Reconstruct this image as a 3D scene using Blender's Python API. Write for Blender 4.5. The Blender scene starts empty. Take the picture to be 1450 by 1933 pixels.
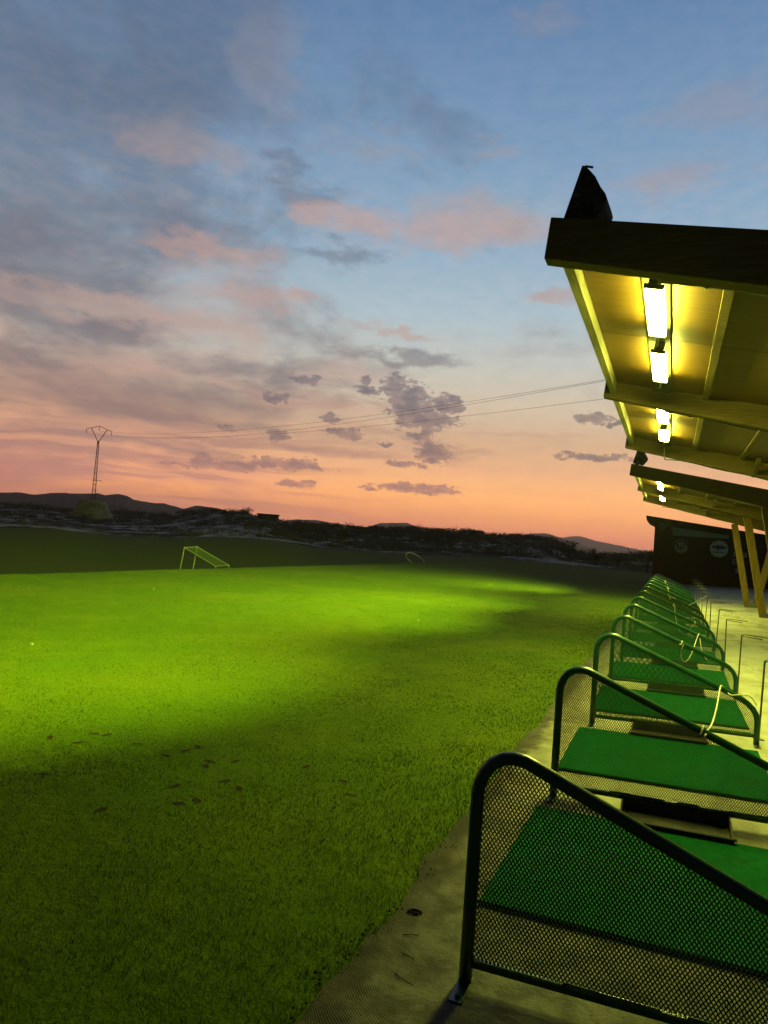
import bpy, bmesh, math, random
import numpy as np
from mathutils import Vector, Matrix

random.seed(7); rng = np.random.default_rng(7)
R = math.radians
scene = bpy.context.scene
COL = scene.collection

# ------------------------------------------------------------------ camera
PITCH, ROLL, YAW, CZ = .0331, .0731, .3972, 1.645
F0 = Vector((-math.sin(YAW), math.cos(YAW), 0)); R0 = Vector((math.cos(YAW), math.sin(YAW), 0)); U0 = Vector((0, 0, 1))
Fw = F0*math.cos(PITCH) + U0*math.sin(PITCH); Up = -F0*math.sin(PITCH) + U0*math.cos(PITCH)
Rt = R0*math.cos(ROLL) + Up*math.sin(ROLL); Ut = -R0*math.sin(ROLL) + Up*math.cos(ROLL)
cd = bpy.data.cameras.new('camera'); cam = bpy.data.objects.new('camera', cd); COL.objects.link(cam)
cam.matrix_world = Matrix(((Rt.x, Ut.x, -Fw.x, 0), (Rt.y, Ut.y, -Fw.y, 0), (Rt.z, Ut.z, -Fw.z, CZ), (0, 0, 0, 1)))
cd.sensor_fit = 'VERTICAL'; cd.sensor_height = 36; cd.lens = 36*1303.68/1933
cd.clip_start = .05; cd.clip_end = 20000
scene.camera = cam

# ------------------------------------------------------------------ render settings
scene.render.engine = 'CYCLES'
scene.view_settings.view_transform = 'Standard'; scene.view_settings.look = 'None'
scene.view_settings.exposure = 0; scene.view_settings.gamma = 1
cy = scene.cycles
cy.use_denoising = True
cy.max_bounces = 8; cy.diffuse_bounces = 3; cy.glossy_bounces = 3; cy.transparent_max_bounces = 8
cy.sample_clamp_indirect = 4; cy.caustics_reflective = False; cy.caustics_refractive = False
cy.volume_bounces = 0

SKY_GAIN = 1.0
FLOOD = 3000.0; FLOOD2 = 3000.0; BEAMS = (16000.0, 16000.0, 14500.0, 13000.0)
LAMP = 290.0
LIGHT_COL = (.92, 1.0, .14)

# ------------------------------------------------------------------ node helpers
def s2l(c):
    return tuple(((v/255)/12.92 if v/255 <= .04045 else ((v/255+.055)/1.055)**2.4) for v in c)

class G:
    def __init__(s, nt): s.nt = nt; s.n = nt.nodes; s.l = nt.links
    def put(s, sock, v):
        if v is None: return
        if isinstance(v, bpy.types.NodeSocket): s.l.new(v, sock)
        elif isinstance(v, (tuple, list)) and len(v) == 3 and sock.type == 'RGBA': sock.default_value = (*v, 1)
        else: sock.default_value = v
    def m(s, op, a, b=None, c=None, clamp=False):
        n = s.n.new('ShaderNodeMath'); n.operation = op; n.use_clamp = clamp
        s.put(n.inputs[0], a); s.put(n.inputs[1], b); s.put(n.inputs[2], c)
        return n.outputs[0]
    def v(s, op, a, b=None):
        n = s.n.new('ShaderNodeVectorMath'); n.operation = op
        s.put(n.inputs[0], a); s.put(n.inputs[1], b)
        return n.outputs['Value'] if op in ('LENGTH', 'DOT_PRODUCT', 'DISTANCE') else n.outputs[0]
    def noise(s, vec, scale, detail=4, rough=.5, dist=0, out='Fac', lac=2.0):
        n = s.n.new('ShaderNodeTexNoise'); n.noise_dimensions = '3D'
        s.put(n.inputs['Vector'], vec); n.inputs['Scale'].default_value = scale
        n.inputs['Detail'].default_value = detail; n.inputs['Roughness'].default_value = rough
        n.inputs['Distortion'].default_value = dist; n.inputs['Lacunarity'].default_value = lac
        return n.outputs[out]
    def ramp(s, fac, stops, interp='LINEAR'):
        n = s.n.new('ShaderNodeValToRGB'); cr = n.color_ramp; cr.interpolation = interp
        while len(cr.elements) < len(stops): cr.elements.new(.5)
        while len(cr.elements) > len(stops): cr.elements.remove(cr.elements[-1])
        for e, (p, c) in zip(cr.elements, stops):
            e.position = p; e.color = (*c, 1) if len(c) == 3 else c
        s.put(n.inputs[0], fac); return n.outputs[0]
    def mix(s, f, a, b, bt='MIX'):
        n = s.n.new('ShaderNodeMix'); n.data_type = 'RGBA'; n.blend_type = bt
        s.put(n.inputs[0], f); s.put(n.inputs[6], a); s.put(n.inputs[7], b)
        return n.outputs[2]
    def sm(s, x, a, b, o0=0., o1=1.):
        n = s.n.new('ShaderNodeMapRange'); n.interpolation_type = 'SMOOTHSTEP'
        s.put(n.inputs[0], x); n.inputs[1].default_value = a; n.inputs[2].default_value = b
        n.inputs[3].default_value = o0; n.inputs[4].default_value = o1
        return n.outputs[0]
    def comb(s, x, y, z=0.):
        n = s.n.new('ShaderNodeCombineXYZ'); s.put(n.inputs[0], x); s.put(n.inputs[1], y); s.put(n.inputs[2], z); return n.outputs[0]
    def sep(s, v):
        n = s.n.new('ShaderNodeSeparateXYZ'); s.put(n.inputs[0], v); return n.outputs

# ------------------------------------------------------------------ world: dusk sky with clouds, all in direction space
world = bpy.data.worlds.new('World'); scene.world = world; world.use_nodes = True
g = G(world.node_tree); g.n.clear()
wo = g.n.new('ShaderNodeOutputWorld'); bg = g.n.new('ShaderNodeBackground'); g.l.new(bg.outputs[0], wo.inputs[0])
tc = g.n.new('ShaderNodeTexCoord')
dx, dy, dz = g.sep(g.v('NORMALIZE', tc.outputs['Generated']))
AZ = g.m('MULTIPLY', g.m('ARCTAN2', dx, dy), 57.29578)
EL = g.m('MULTIPLY', g.m('ARCSINE', dz), 57.29578)
P = g.comb(AZ, EL, 0.)
P2 = g.comb(AZ, g.m('MULTIPLY', g.m('LOGARITHM', g.m('ADD', g.m('DIVIDE', g.m('MAXIMUM', EL, 0.), 5.), 1.), 2.71828), 14.), 0.)   # cloud layers flatten towards the horizon
base = g.ramp(g.m('DIVIDE', EL, 90.), [(e/90, s2l(c)) for e, c in [
    (0, (204, 118, 94)), (.8, (228, 132, 92)), (2.2, (255, 166, 92)), (4.0, (255, 180, 106)), (6.0, (240, 180, 130)),
    (8.5, (228, 188, 150)), (11, (224, 204, 176)), (14, (208, 208, 196)), (18, (180, 202, 212)), (23, (150, 182, 206)),
    (30, (126, 160, 194)), (38, (100, 135, 176)), (50, (60, 84, 118)), (70, (26, 36, 58)), (90, (14, 20, 36))]])
# left side of the sky reads duller and darker
leftm = g.sm(AZ, -20, -55)
base = g.mix(g.m('MULTIPLY', leftm, .55), base, g.ramp(g.m('DIVIDE', EL, 90.), [(e/90, s2l(c)) for e, c in [
    (0, (196, 114, 94)), (3, (226, 142, 102)), (6, (205, 150, 122)), (10, (178, 152, 140)), (16, (150, 156, 162)), (25, (112, 136, 164)), (38, (86, 108, 138)), (55, (40, 55, 80)), (90, (12, 18, 32))]]))
# streaky high cloud
w1 = g.noise(g.v('MULTIPLY', P2, (.05, .11, 1)), 1.0, 3, .5, 0, 'Color')
Pw = g.v('ADD', P2, g.v('MULTIPLY', g.v('SUBTRACT', w1, (.5, .5, .5)), (11, 5, 0)))
n1 = g.noise(g.v('MULTIPLY', Pw, (.06, .2, 1)), 1.0, 7, .58)
n2 = g.noise(g.v('ADD', g.v('MULTIPLY', Pw, (.09, .26, 1)), (13.1, 7.7, 3)), 1.0, 6, .56)
n3 = g.noise(g.v('MULTIPLY', P, (.55, 1.3, 1)), 1.0, 5, .62)
bias = g.m('ADD', g.sm(AZ, -16, -46, -.07, .10), g.sm(EL, 1.5, 8, -.05, 0.))
dens = g.sm(g.m('ADD', n1, bias), .45, .62)
def blobs(lst, vec):
    d = None
    for (a, e, sa, se) in lst:
        q = g.v('LENGTH', g.v('MULTIPLY', g.v('SUBTRACT', vec, (a, e, 0)), (1/sa, 1/se, 0)))
        d = q if d is None else g.m('MINIMUM', d, q)
    return d
DARK = [(-49.15, 30.06, 11.7, 3.74), (-51.17, 17.41, 8.85, 3.13), (-41.37, 22.03, 4.91, 2.14), (-51.66, 11.02, 2.42, 1.84), (-45.37, 9.32, 12.93, 2.36), (-31.1, 25.8, 2.63, 1.0), (-33.04, 27.7, 2.17, 1.04), (-46.5, 4.75, 10.22, .56), (-48.57, 3.31, 8.31, .4), (-36.82, 12.53, 5.07, 1.01), (-41.35, 7.82, 12.54, .9), (-21.26, 14.42, 5.28, .59), (-44.63, 14.2, 4.7, 1.15), (-46.71, 2.71, 6.12, .32), (-28.61, 6.56, 6.14, .34), (-28.1, 21.98, 2.65, .8)]
LITE = [(-35.4, 33.66, 2.14, 3.8), (-41.0, 27.6, 6.5, 1.6), (-38.3, 21.2, 5.2, 1.0), (-29.69, 24.86, 3.09, 1.02), (-25.65, 24.49, 5.34, 1.47), (-16.77, 24.94, 6.92, 1.83), (-14.56, 29.87, 2.18, .54), (-2.33, 27.65, 6.01, 1.33), (-22.29, 16.36, 3.97, .57), (-43.97, 15.48, 10.17, .84), (-43.64, 11.58, 4.76, 1.19), (-12.25, 37.69, 2.58, .85), (-10.31, 19.65, 2.51, .47), (1.19, 31.72, 4.33, 1.51), (-34.75, 18.07, 5.17, .98), (-26.15, 29.84, 4.02, 1.01), (-39.25, 6.81, 12.72, .58), (-13.41, 8.89, 5.06, .25), (-28.91, 10.42, 5.27, .43)]
CUM = [(-21.2, 10.81, 1.84, 1.79), (-22.65, 12.3, 1.06, 1.01), (-18.26, 10.99, 1.49, .94), (-24.6, 11.73, 1.5, .38), (-27.72, 9.24, .74, .47), (-26.53, 8.12, 1.49, .48), (-31.94, 7.47, .94, .52), (-32.4, 10.51, .86, .51), (-29.93, 12.2, 1.31, .34), (-19.03, 7.05, 1.57, .87), (-20.14, 8.42, 1.05, .43), (-30.13, 3.68, 1.47, .39), (-37.87, 4.93, .9, .46), (-34.93, 4.7, 1.69, .42), (-30.91, 5.27, 2.95, .52), (-20.05, 4.01, 3.28, .48), (-24.0, 3.85, .87, .27), (-6.46, 10.48, 1.37, .49), (-5.98, 7.33, 3.09, .29), (-23.18, 7.55, .8, .22), (-21.29, 5.94, 1.85, .22), (-36.01, 7.67, .75, .25), (-39.46, 4.35, 1.62, .16), (-25.1, 12.46, .53, .34), (-20.03, 9.81, 2.64, .94), (-4.54, 10.02, .79, .25)]
Pm = g.v('ADD', P, g.v('MULTIPLY', g.v('SUBTRACT', g.noise(g.v('MULTIPLY', P, (.28, .6, 1)), 1.0, 4, .6, 0, 'Color'), (.5, .5, .5)), g.comb(10., g.sm(EL, 3, 18, .7, 4.4), 0.)))
nn = g.m('MULTIPLY', g.m('SUBTRACT', n2, .5), 2.4)
dd = g.sm(g.m('ADD', blobs(DARK, Pm), nn), 1.55, .25)
dl = g.sm(g.m('ADD', blobs(LITE, Pm), nn), 1.45, .2)
e90 = g.m('DIVIDE', EL, 90.)
cdark = g.ramp(e90, [(e/90, s2l(c)) for e, c in [(0, (184, 116, 102)), (3, (176, 118, 106)), (7, (146, 118, 114)), (12, (124, 116, 122)), (18, (106, 108, 122)), (28, (96, 110, 132)), (40, (84, 104, 132)), (60, (30, 36, 50)), (90, (12, 16, 28))]])
clite = g.ramp(e90, [(e/90, s2l(c)) for e, c in [(0, (236, 150, 112)), (4, (240, 164, 120)), (8, (222, 168, 136)), (13, (196, 168, 156)), (20, (196, 160, 148)), (25, (204, 164, 148)), (29, (168, 154, 152)), (34, (152, 148, 156)), (40, (138, 142, 158)), (60, (44, 48, 60)), (90, (16, 20, 34))]])
c = g.mix(g.m('MULTIPLY', dens, g.sm(EL, 22, 10, .52, .74)), base, g.mix(g.sm(g.m('ADD', n2, g.sm(EL, 18, 28, 0., -.25)), .42, .62), cdark, clite))
c = g.mix(g.m('MULTIPLY', dd, g.sm(EL, 14, 24, .66, .52)), c, cdark)
c = g.mix(g.m('MULTIPLY', dl, g.sm(EL, 23, 30, .64, .34)), c, clite)
# thin streaks low on the left
n4 = g.noise(g.v('MULTIPLY', Pw, (.05, .85, 1)), 1.0, 5, .55)
lowl = g.m('MULTIPLY', g.sm(EL, 11, 5, 0., 1.), g.sm(AZ, -20, -36, .12, 1.))
c = g.mix(g.m('MULTIPLY', g.m('MULTIPLY', lowl, g.sm(n4, .50, .60)), .62), c, cdark)
c = g.mix(g.m('MULTIPLY', g.m('MULTIPLY', lowl, g.sm(n4, .46, .38)), .45), c, clite)
# small dark cumulus, ragged
Pc = g.v('ADD', P, g.v('MULTIPLY', g.v('SUBTRACT', g.noise(g.v('MULTIPLY', P, (1., 1.4, 1)), 1.0, 3, .6, 0, 'Color'), (.5, .5, .5)), (2.2, 1.1, 0)))
nc = g.noise(g.v('MULTIPLY', P, (1.3, 2.1, 1)), 1.0, 8, .64)
dc = g.m('ADD', blobs(CUM, Pc), g.m('MULTIPLY', g.m('SUBTRACT', nc, .5), 2.7))
ccum = g.ramp(e90, [(e/90, s2l(q)) for e, q in [(0, (178, 112, 98)), (4, (146, 104, 100)), (8, (128, 110, 112)), (12, (114, 110, 120)), (20, (120, 120, 130)), (90, (60, 70, 100))]])
c = g.mix(g.m('ADD', g.m('MULTIPLY', g.sm(dc, 1.16, .86), .72), g.m('MULTIPLY', g.sm(dc, 1.0, .3), .22)), c, g.mix(g.sm(n3, .4, .65), ccum, g.mix(.25, ccum, clite)))
# finer mottling of the whole sky
c = g.mix(.10, c, g.mix(g.sm(n3, .35, .65), cdark, clite))
# the sky behind the viewer, away from the sunset, is much darker
back = g.sm(g.v('DOT_PRODUCT', g.comb(dx, dy, g.m('MULTIPLY', dz, .6)), (-.34, .94, .35)), -.05, .72, .07, 1.)
below = g.sm(EL, -1.5, -4., 1., .12)
hzg = g.m('ADD', 1., g.m('MULTIPLY', g.sm(EL, 9., 1., 0., 1.), .66))       # what the low air takes away again
g3 = g.m('MULTIPLY', g.m('MULTIPLY', back, below), hzg)
c = g.v('MULTIPLY', c, g.comb(g3, g3, g3))
g.l.new(c, bg.inputs['Color']); bg.inputs['Strength'].default_value = SKY_GAIN
world.cycles.sampling_method = 'MANUAL'; world.cycles.sample_map_resolution = 1024

# ------------------------------------------------------------------ materials
MATS = {}
def mat(name, col, rough=.7, spec=.3, col2=None, nscale=8, stretch=(1, 1, 1), bump=0., bscale=60, metal=0., coat=0., thr=(.35, .65)):
    m = bpy.data.materials.new(name); m.use_nodes = True; MATS[name] = m
    q = G(m.node_tree); b = q.n['Principled BSDF']
    b.inputs['Roughness'].default_value = rough; b.inputs['Metallic'].default_value = metal
    b.inputs['Specular IOR Level'].default_value = spec
    t = q.n.new('ShaderNodeTexCoord'); vec = q.v('MULTIPLY', t.outputs['Object'], stretch)
    if col2 is None: col2 = tuple(x*.72 for x in col)
    f = q.noise(vec, nscale, 6, .6)
    q.put(b.inputs['Base Color'], q.mix(q.sm(f, *thr), col, col2))
    if bump:
        bn = q.n.new('ShaderNodeBump'); bn.inputs['Strength'].default_value = bump; bn.inputs['Distance'].default_value = .01
        q.l.new(q.noise(vec, bscale, 5, .6), bn.inputs['Height']); q.l.new(bn.outputs[0], b.inputs['Normal'])
    return m

M_frame = mat('green_paint', (.004, .060, .020), .33, .5, (.003, .038, .014), 14, bump=.05, bscale=90)
M_worn = mat('worn_pale_green', (.10, .20, .10), .6, .3, (.03, .09, .04), 40)
M_mesh = mat('mesh_paint', (.008, .07, .022), .45, .4)
M_steel = mat('galvanised', (.18, .19, .17), .5, .5, (.10, .10, .08), 30, metal=.6)
M_bolt = mat('bolt_dark', (.03, .025, .02), .5, .5, metal=.5)
M_turf = mat('mat_turf', (.007, .135, .032), .95, .05, (.005, .100, .024), 16, bump=.9, bscale=420)
q = G(M_turf.node_tree); b_ = q.n['Principled BSDF']; l_ = b_.inputs['Base Color'].links[0].from_socket; t_ = q.n.new('ShaderNodeTexCoord')
oi = q.n.new('ShaderNodeObjectInfo'); vv = q.v('ADD', t_.outputs['Object'], q.v('MULTIPLY', oi.outputs['Location'], (3.1, 1.7, 0)))
px1 = q.v('LENGTH', q.v('MULTIPLY', q.v('SUBTRACT', t_.outputs['Object'], (.52, .60, 0)), (3.2, 4.5, 0)))
wn = q.m('MULTIPLY', q.sm(q.m('ADD', px1, q.m('MULTIPLY', q.noise(vv, 9, 5, .7), 1.3)), 1.6, .7), .5)
cw = q.mix(wn, l_, (.022, .075, .022))
cw = q.mix(q.m('MULTIPLY', q.sm(q.noise(vv, 2.6, 6, .65), .56, .72), .55), cw, (.016, .055, .018))
q.l.new(q.mix(q.m('MULTIPLY', q.sm(q.noise(vv, 260, 2, .5), .35, .7), .35), cw, (.004, .05, .012)), b_.inputs['Base Color'])
M_rubber = mat('rubber', (.012, .012, .011), .8, .2)
M_tray = mat('tray_plastic', (.045, .036, .022), .6, .3, (.025, .02, .014), 12)
M_rope = mat('rope', (.68, .66, .52), .9, .1, (.5, .48, .36), 80, bump=.5, bscale=200)
M_rack = mat('rack_paint', (.03, .06, .022), .45, .5, (.05, .045, .02), 30)
M_beam = mat('beam_timber', (.17, .125, .045), .8, .12, (.12, .085, .03), 5, (1, 8, 14), .3, 20)
M_soffit = mat('soffit_boards', (.135, .070, .0035), .5, .35, (.08, .041, .003), 5, (.35, 9, 1), .25, 9)
M_fascia = mat('fascia_timber', (.26, .23, .12), .6, .3, (.18, .155, .08), 6, (8, .5, 8), .2, 20)
M_board = mat('lamp_board_timber', (.05, .045, .012), .85, .1, (.035, .03, .01), 6)
M_roof = mat('roof_sheet', (.08, .07, .06), .6, .3)
M_cable = mat('cable_black', (.015, .015, .015), .6, .4)
M_conduit = mat('conduit', (.5, .48, .34), .4, .5)
M_housing = mat('lamp_housing', (.16, .16, .13), .4, .4)
M_fl = mat('floodlight_body', (.045, .045, .04), .85, .15, (.010, .009, .008), 11, thr=(.46, .54), bump=.2, bscale=20)
M_post = mat('post_timber', (.20, .13, .025), .6, .3, (.13, .085, .015), 5, (8, 8, .5), .2, 20)
M_shack = mat('shack_wood', (.085, .018, .010), .8, .15, (.035, .012, .008), 6, (6, 6, .4), .3, 12)
M_shackroof = mat('shack_roof', (.02, .013, .01), .8, .2)
M_banner = mat('banner_green', (.30, .50, .38), .6, .3, (.24, .41, .30), 3)
M_bannertxt = mat('banner_lettering', (.40, .52, .42), .6, .3)
M_signgrey = mat('emblem_grey', (.62, .72, .66), .6, .3, (.42, .5, .45), 9)
M_signdark = mat('emblem_dark', (.012, .018, .015), .6, .3)
M_signblue = mat('sign_pale_blue', (.66, .8, .86), .5, .3, (.52, .66, .72), 4)
M_navy = mat('sign_teal_dark', (.04, .12, .14), .6, .3)
M_paper = mat('notice_paper', (.42, .44, .44), .7, .2, (.2, .2, .2), 14)
M_white = mat('white_paint', (.07, .08, .12), .6, .3, (.05, .06, .09), 20)
M_hoop = mat('hoop_paint', (.5, .52, .42), .6, .3)
M_net = mat('net_cord', (.035, .06, .05), .8, .1)
M_pyl = mat('pylon_steel', (.07, .055, .05), .6, .4, metal=.3)
M_insul = mat('insulator', (.06, .03, .025), .3, .5)
M_ball = mat('ball', (.17, .19, .15), .4, .4)
M_clod = mat('soil', (.035, .026, .014), .95, .05, (.018, .014, .008), 40, bump=.6, bscale=60)
M_hill = mat('hill_ground', (.018, .022, .018), .95, .02, (.06, .058, .045), .012, (1, 1, 3), thr=(.5, .66))
M_mound = mat('mound_earth', (.36, .34, .22), .95, .02, (.20, .20, .12), .35, (1, 1, 3), thr=(.4, .6))
M_shed = mat('shed_wall', (.03, .028, .026), .8, .1)
M_bark = mat('bark', (.03, .022, .015), .9, .1)

# emitters
def emit(name, col, strength):
    m = bpy.data.materials.new(name); m.use_nodes = True; q = G(m.node_tree); q.n.clear()
    o = q.n.new('ShaderNodeOutputMaterial'); e = q.n.new('ShaderNodeEmission')
    # a tube diffuser is a little brighter along its middle; procedural
    t = q.n.new('ShaderNodeTexCoord'); f = q.noise(t.outputs['Object'], 3, 2)
    q.put(e.inputs[0], col); q.l.new(q.m('MULTIPLY', q.m('ADD', q.m('MULTIPLY', f, .2), .9), strength), e.inputs[1])
    q.l.new(e.outputs[0], o.inputs[0]); return m
M_lamp = emit('lamp_glow', LIGHT_COL, LAMP)
M_flood = emit('flood_glow_aged', (.97, 1.0, .04), FLOOD); M_flood2 = emit('flood_glow', (.97, 1.0, .04), FLOOD2)

# concrete slab
M_slab = bpy.data.materials.new('concrete'); M_slab.use_nodes = True
q = G(M_slab.node_tree); b = q.n['Principled BSDF']; t = q.n.new('ShaderNodeTexCoord'); ov = t.outputs['Object']
a1 = q.noise(ov, 1.1, 6, .6, .4); a2 = q.noise(ov, 7, 6, .65); a3 = q.noise(q.v('MULTIPLY', ov, (1.4, .3, 1)), 2.2, 5, .6)
cc = q.mix(q.sm(a1, .38, .64), (.44, .43, .30), (.31, .30, .20))
cc = q.mix(q.sm(a3, .52, .66, 0., .55), cc, (.20, .17, .10))
cc = q.mix(q.sm(a2, .55, .75, 0., .5), cc, (.50, .48, .35))
ox, oy, oz = q.sep(ov)
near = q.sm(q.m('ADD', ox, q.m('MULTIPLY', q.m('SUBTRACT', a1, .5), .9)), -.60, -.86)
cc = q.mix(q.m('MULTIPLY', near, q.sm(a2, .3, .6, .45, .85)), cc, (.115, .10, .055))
cc = q.mix(q.sm(q.m('ADD', oy, a1), 7.4, 3.6, 0., .88), cc, q.mix(q.sm(a2, .36, .62), (.030, .029, .018), (.115, .11, .072)))  # painted darker towards the viewer: lamplight falloff deepened in the slab colour
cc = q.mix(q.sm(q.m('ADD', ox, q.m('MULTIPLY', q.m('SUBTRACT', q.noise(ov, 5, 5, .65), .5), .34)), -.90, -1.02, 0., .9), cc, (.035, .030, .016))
crk = q.n.new('ShaderNodeTexVoronoi'); crk.feature = 'DISTANCE_TO_EDGE'; crk.inputs['Scale'].default_value = .33
q.l.new(q.v('ADD', ov, q.v('MULTIPLY', q.noise(ov, 3, 5, .6, 0, 'Color'), (.35, .35, .35))), crk.inputs['Vector'])
cc = q.mix(q.sm(crk.outputs['Distance'], .006, .001, 0., .35), cc, (.04, .035, .02))
jt = q.m('ABSOLUTE', q.m('SUBTRACT', q.m('FRACT', q.m('DIVIDE', q.m('ADD', oy, .35), 4.33)), .5))
cc = q.mix(q.sm(jt, .0022, .0008, 0., .8), cc, (.05, .045, .03))
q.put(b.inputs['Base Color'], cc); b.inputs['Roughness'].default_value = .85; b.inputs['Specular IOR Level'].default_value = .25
# imprint of a fine plastic grid near the grass edge
gx = q.m('SINE', q.m('MULTIPLY', q.m('ADD', ox, q.m('MULTIPLY', q.noise(ov, 2.5, 2), .12)), 520.))
gy = q.m('SINE', q.m('MULTIPLY', q.m('ADD', oy, q.m('MULTIPLY', q.noise(ov, 2.1, 2), .12)), 440.))
grid = q.m('MULTIPLY', q.m('MULTIPLY', gx, gy), q.m('MULTIPLY', near, q.sm(q.noise(ov, 3.3, 3), .42, .6)))
h = q.m('ADD', q.m('ADD', q.noise(ov, 55, 5, .7), q.m('MULTIPLY', a2, 1.5)), q.m('MULTIPLY', grid, .55))
bn = q.n.new('ShaderNodeBump'); bn.inputs['Strength'].default_value = .9; bn.inputs['Distance'].default_value = .008
q.l.new(h, bn.inputs['Height']); q.l.new(bn.outputs[0], b.inputs['Normal'])

# ground: lawn and scrubland on one sheet
M_ground = bpy.data.materials.new('ground'); M_ground.use_nodes = True
q = G(M_ground.node_tree); b = q.n['Principled BSDF']; t = q.n.new('ShaderNodeTexCoord'); ov = t.outputs['Object']
l1 = q.noise(ov, .35, 5, .6, .5); l2 = q.noise(ov, 2.4, 6, .65); l3 = q.noise(q.v('MULTIPLY', ov, (1, .35, 1)), .16, 4, .55)
lawn = q.mix(q.sm(l1, .4, .62), (.054, .094, .0012), (.074, .106, .0018))
lawn = q.mix(q.sm(l2, .45, .7, 0., .55), lawn, (.046, .074, .002))
lawn = q.mix(q.sm(l3, .56, .68, 0., .4), lawn, (.082, .090, .005))
s1 = q.noise(q.v('MULTIPLY', ov, (.5, .5, 2.4)), .16, 7, .66, .6); s2 = q.noise(ov, .9, 5, .7)
scrub = q.mix(q.sm(s1, .46, .56), (.034, .036, .024), (.48, .45, .40))
scrub = q.mix(q.sm(s2, .45, .62, 0., .75), scrub, (.013, .015, .009))
dr = q.n.new('ShaderNodeAttribute'); dr.attribute_name = 'dry'
lawn = q.mix(q.m('MULTIPLY', dr.outputs['Fac'], .7), lawn, (.095, .105, .03))
at = q.n.new('ShaderNodeAttribute'); at.attribute_name = 'zone'
zn = q.sm(q.m('ADD', at.outputs['Fac'], q.m('MULTIPLY', q.m('SUBTRACT', q.noise(ov, .5, 4, .6), .5), .8)), .46, .54)
q.put(b.inputs['Base Color'], q.mix(zn, lawn, scrub)); b.inputs['Roughness'].default_value = .95; b.inputs['Specular IOR Level'].default_value = .05
bn = q.n.new('ShaderNodeBump'); bn.inputs['Strength'].default_value = .7; bn.inputs['Distance'].default_value = .03
q.l.new(q.m('ADD', q.noise(ov, 22, 5, .7), q.m('MULTIPLY', l2, 3.)), bn.inputs['Height']); q.l.new(bn.outputs[0], b.inputs['Normal'])

def leafmat(name, c1, c2, sc):
    m = bpy.data.materials.new(name); m.use_nodes = True; q = G(m.node_tree); b = q.n['Principled BSDF']
    t = q.n.new('ShaderNodeTexCoord'); at = q.n.new('ShaderNodeAttribute'); at.attribute_name = 'tint'
    f = q.m('ADD', q.m('MULTIPLY', q.noise(t.outputs['Object'], sc, 4, .6), 1.1), q.m('MULTIPLY', q.m('SUBTRACT', at.outputs['Fac'], .5), .6))
    q.put(b.inputs['Base Color'], q.mix(q.sm(f, .35, .8), c1, c2))
    b.inputs['Roughness'].default_value = .7; b.inputs['Specular IOR Level'].default_value = .15
    return m
M_blade = leafmat('grass_blade', (.026, .072, .001), (.066, .100, .0016), .8)
M_leaf = leafmat('scrub_leaf', (.022, .026, .014), (.10, .080, .045), .10)
M_leafd = leafmat('tree_leaf', (.010, .014, .007), (.025, .025, .014), 1.)

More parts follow.
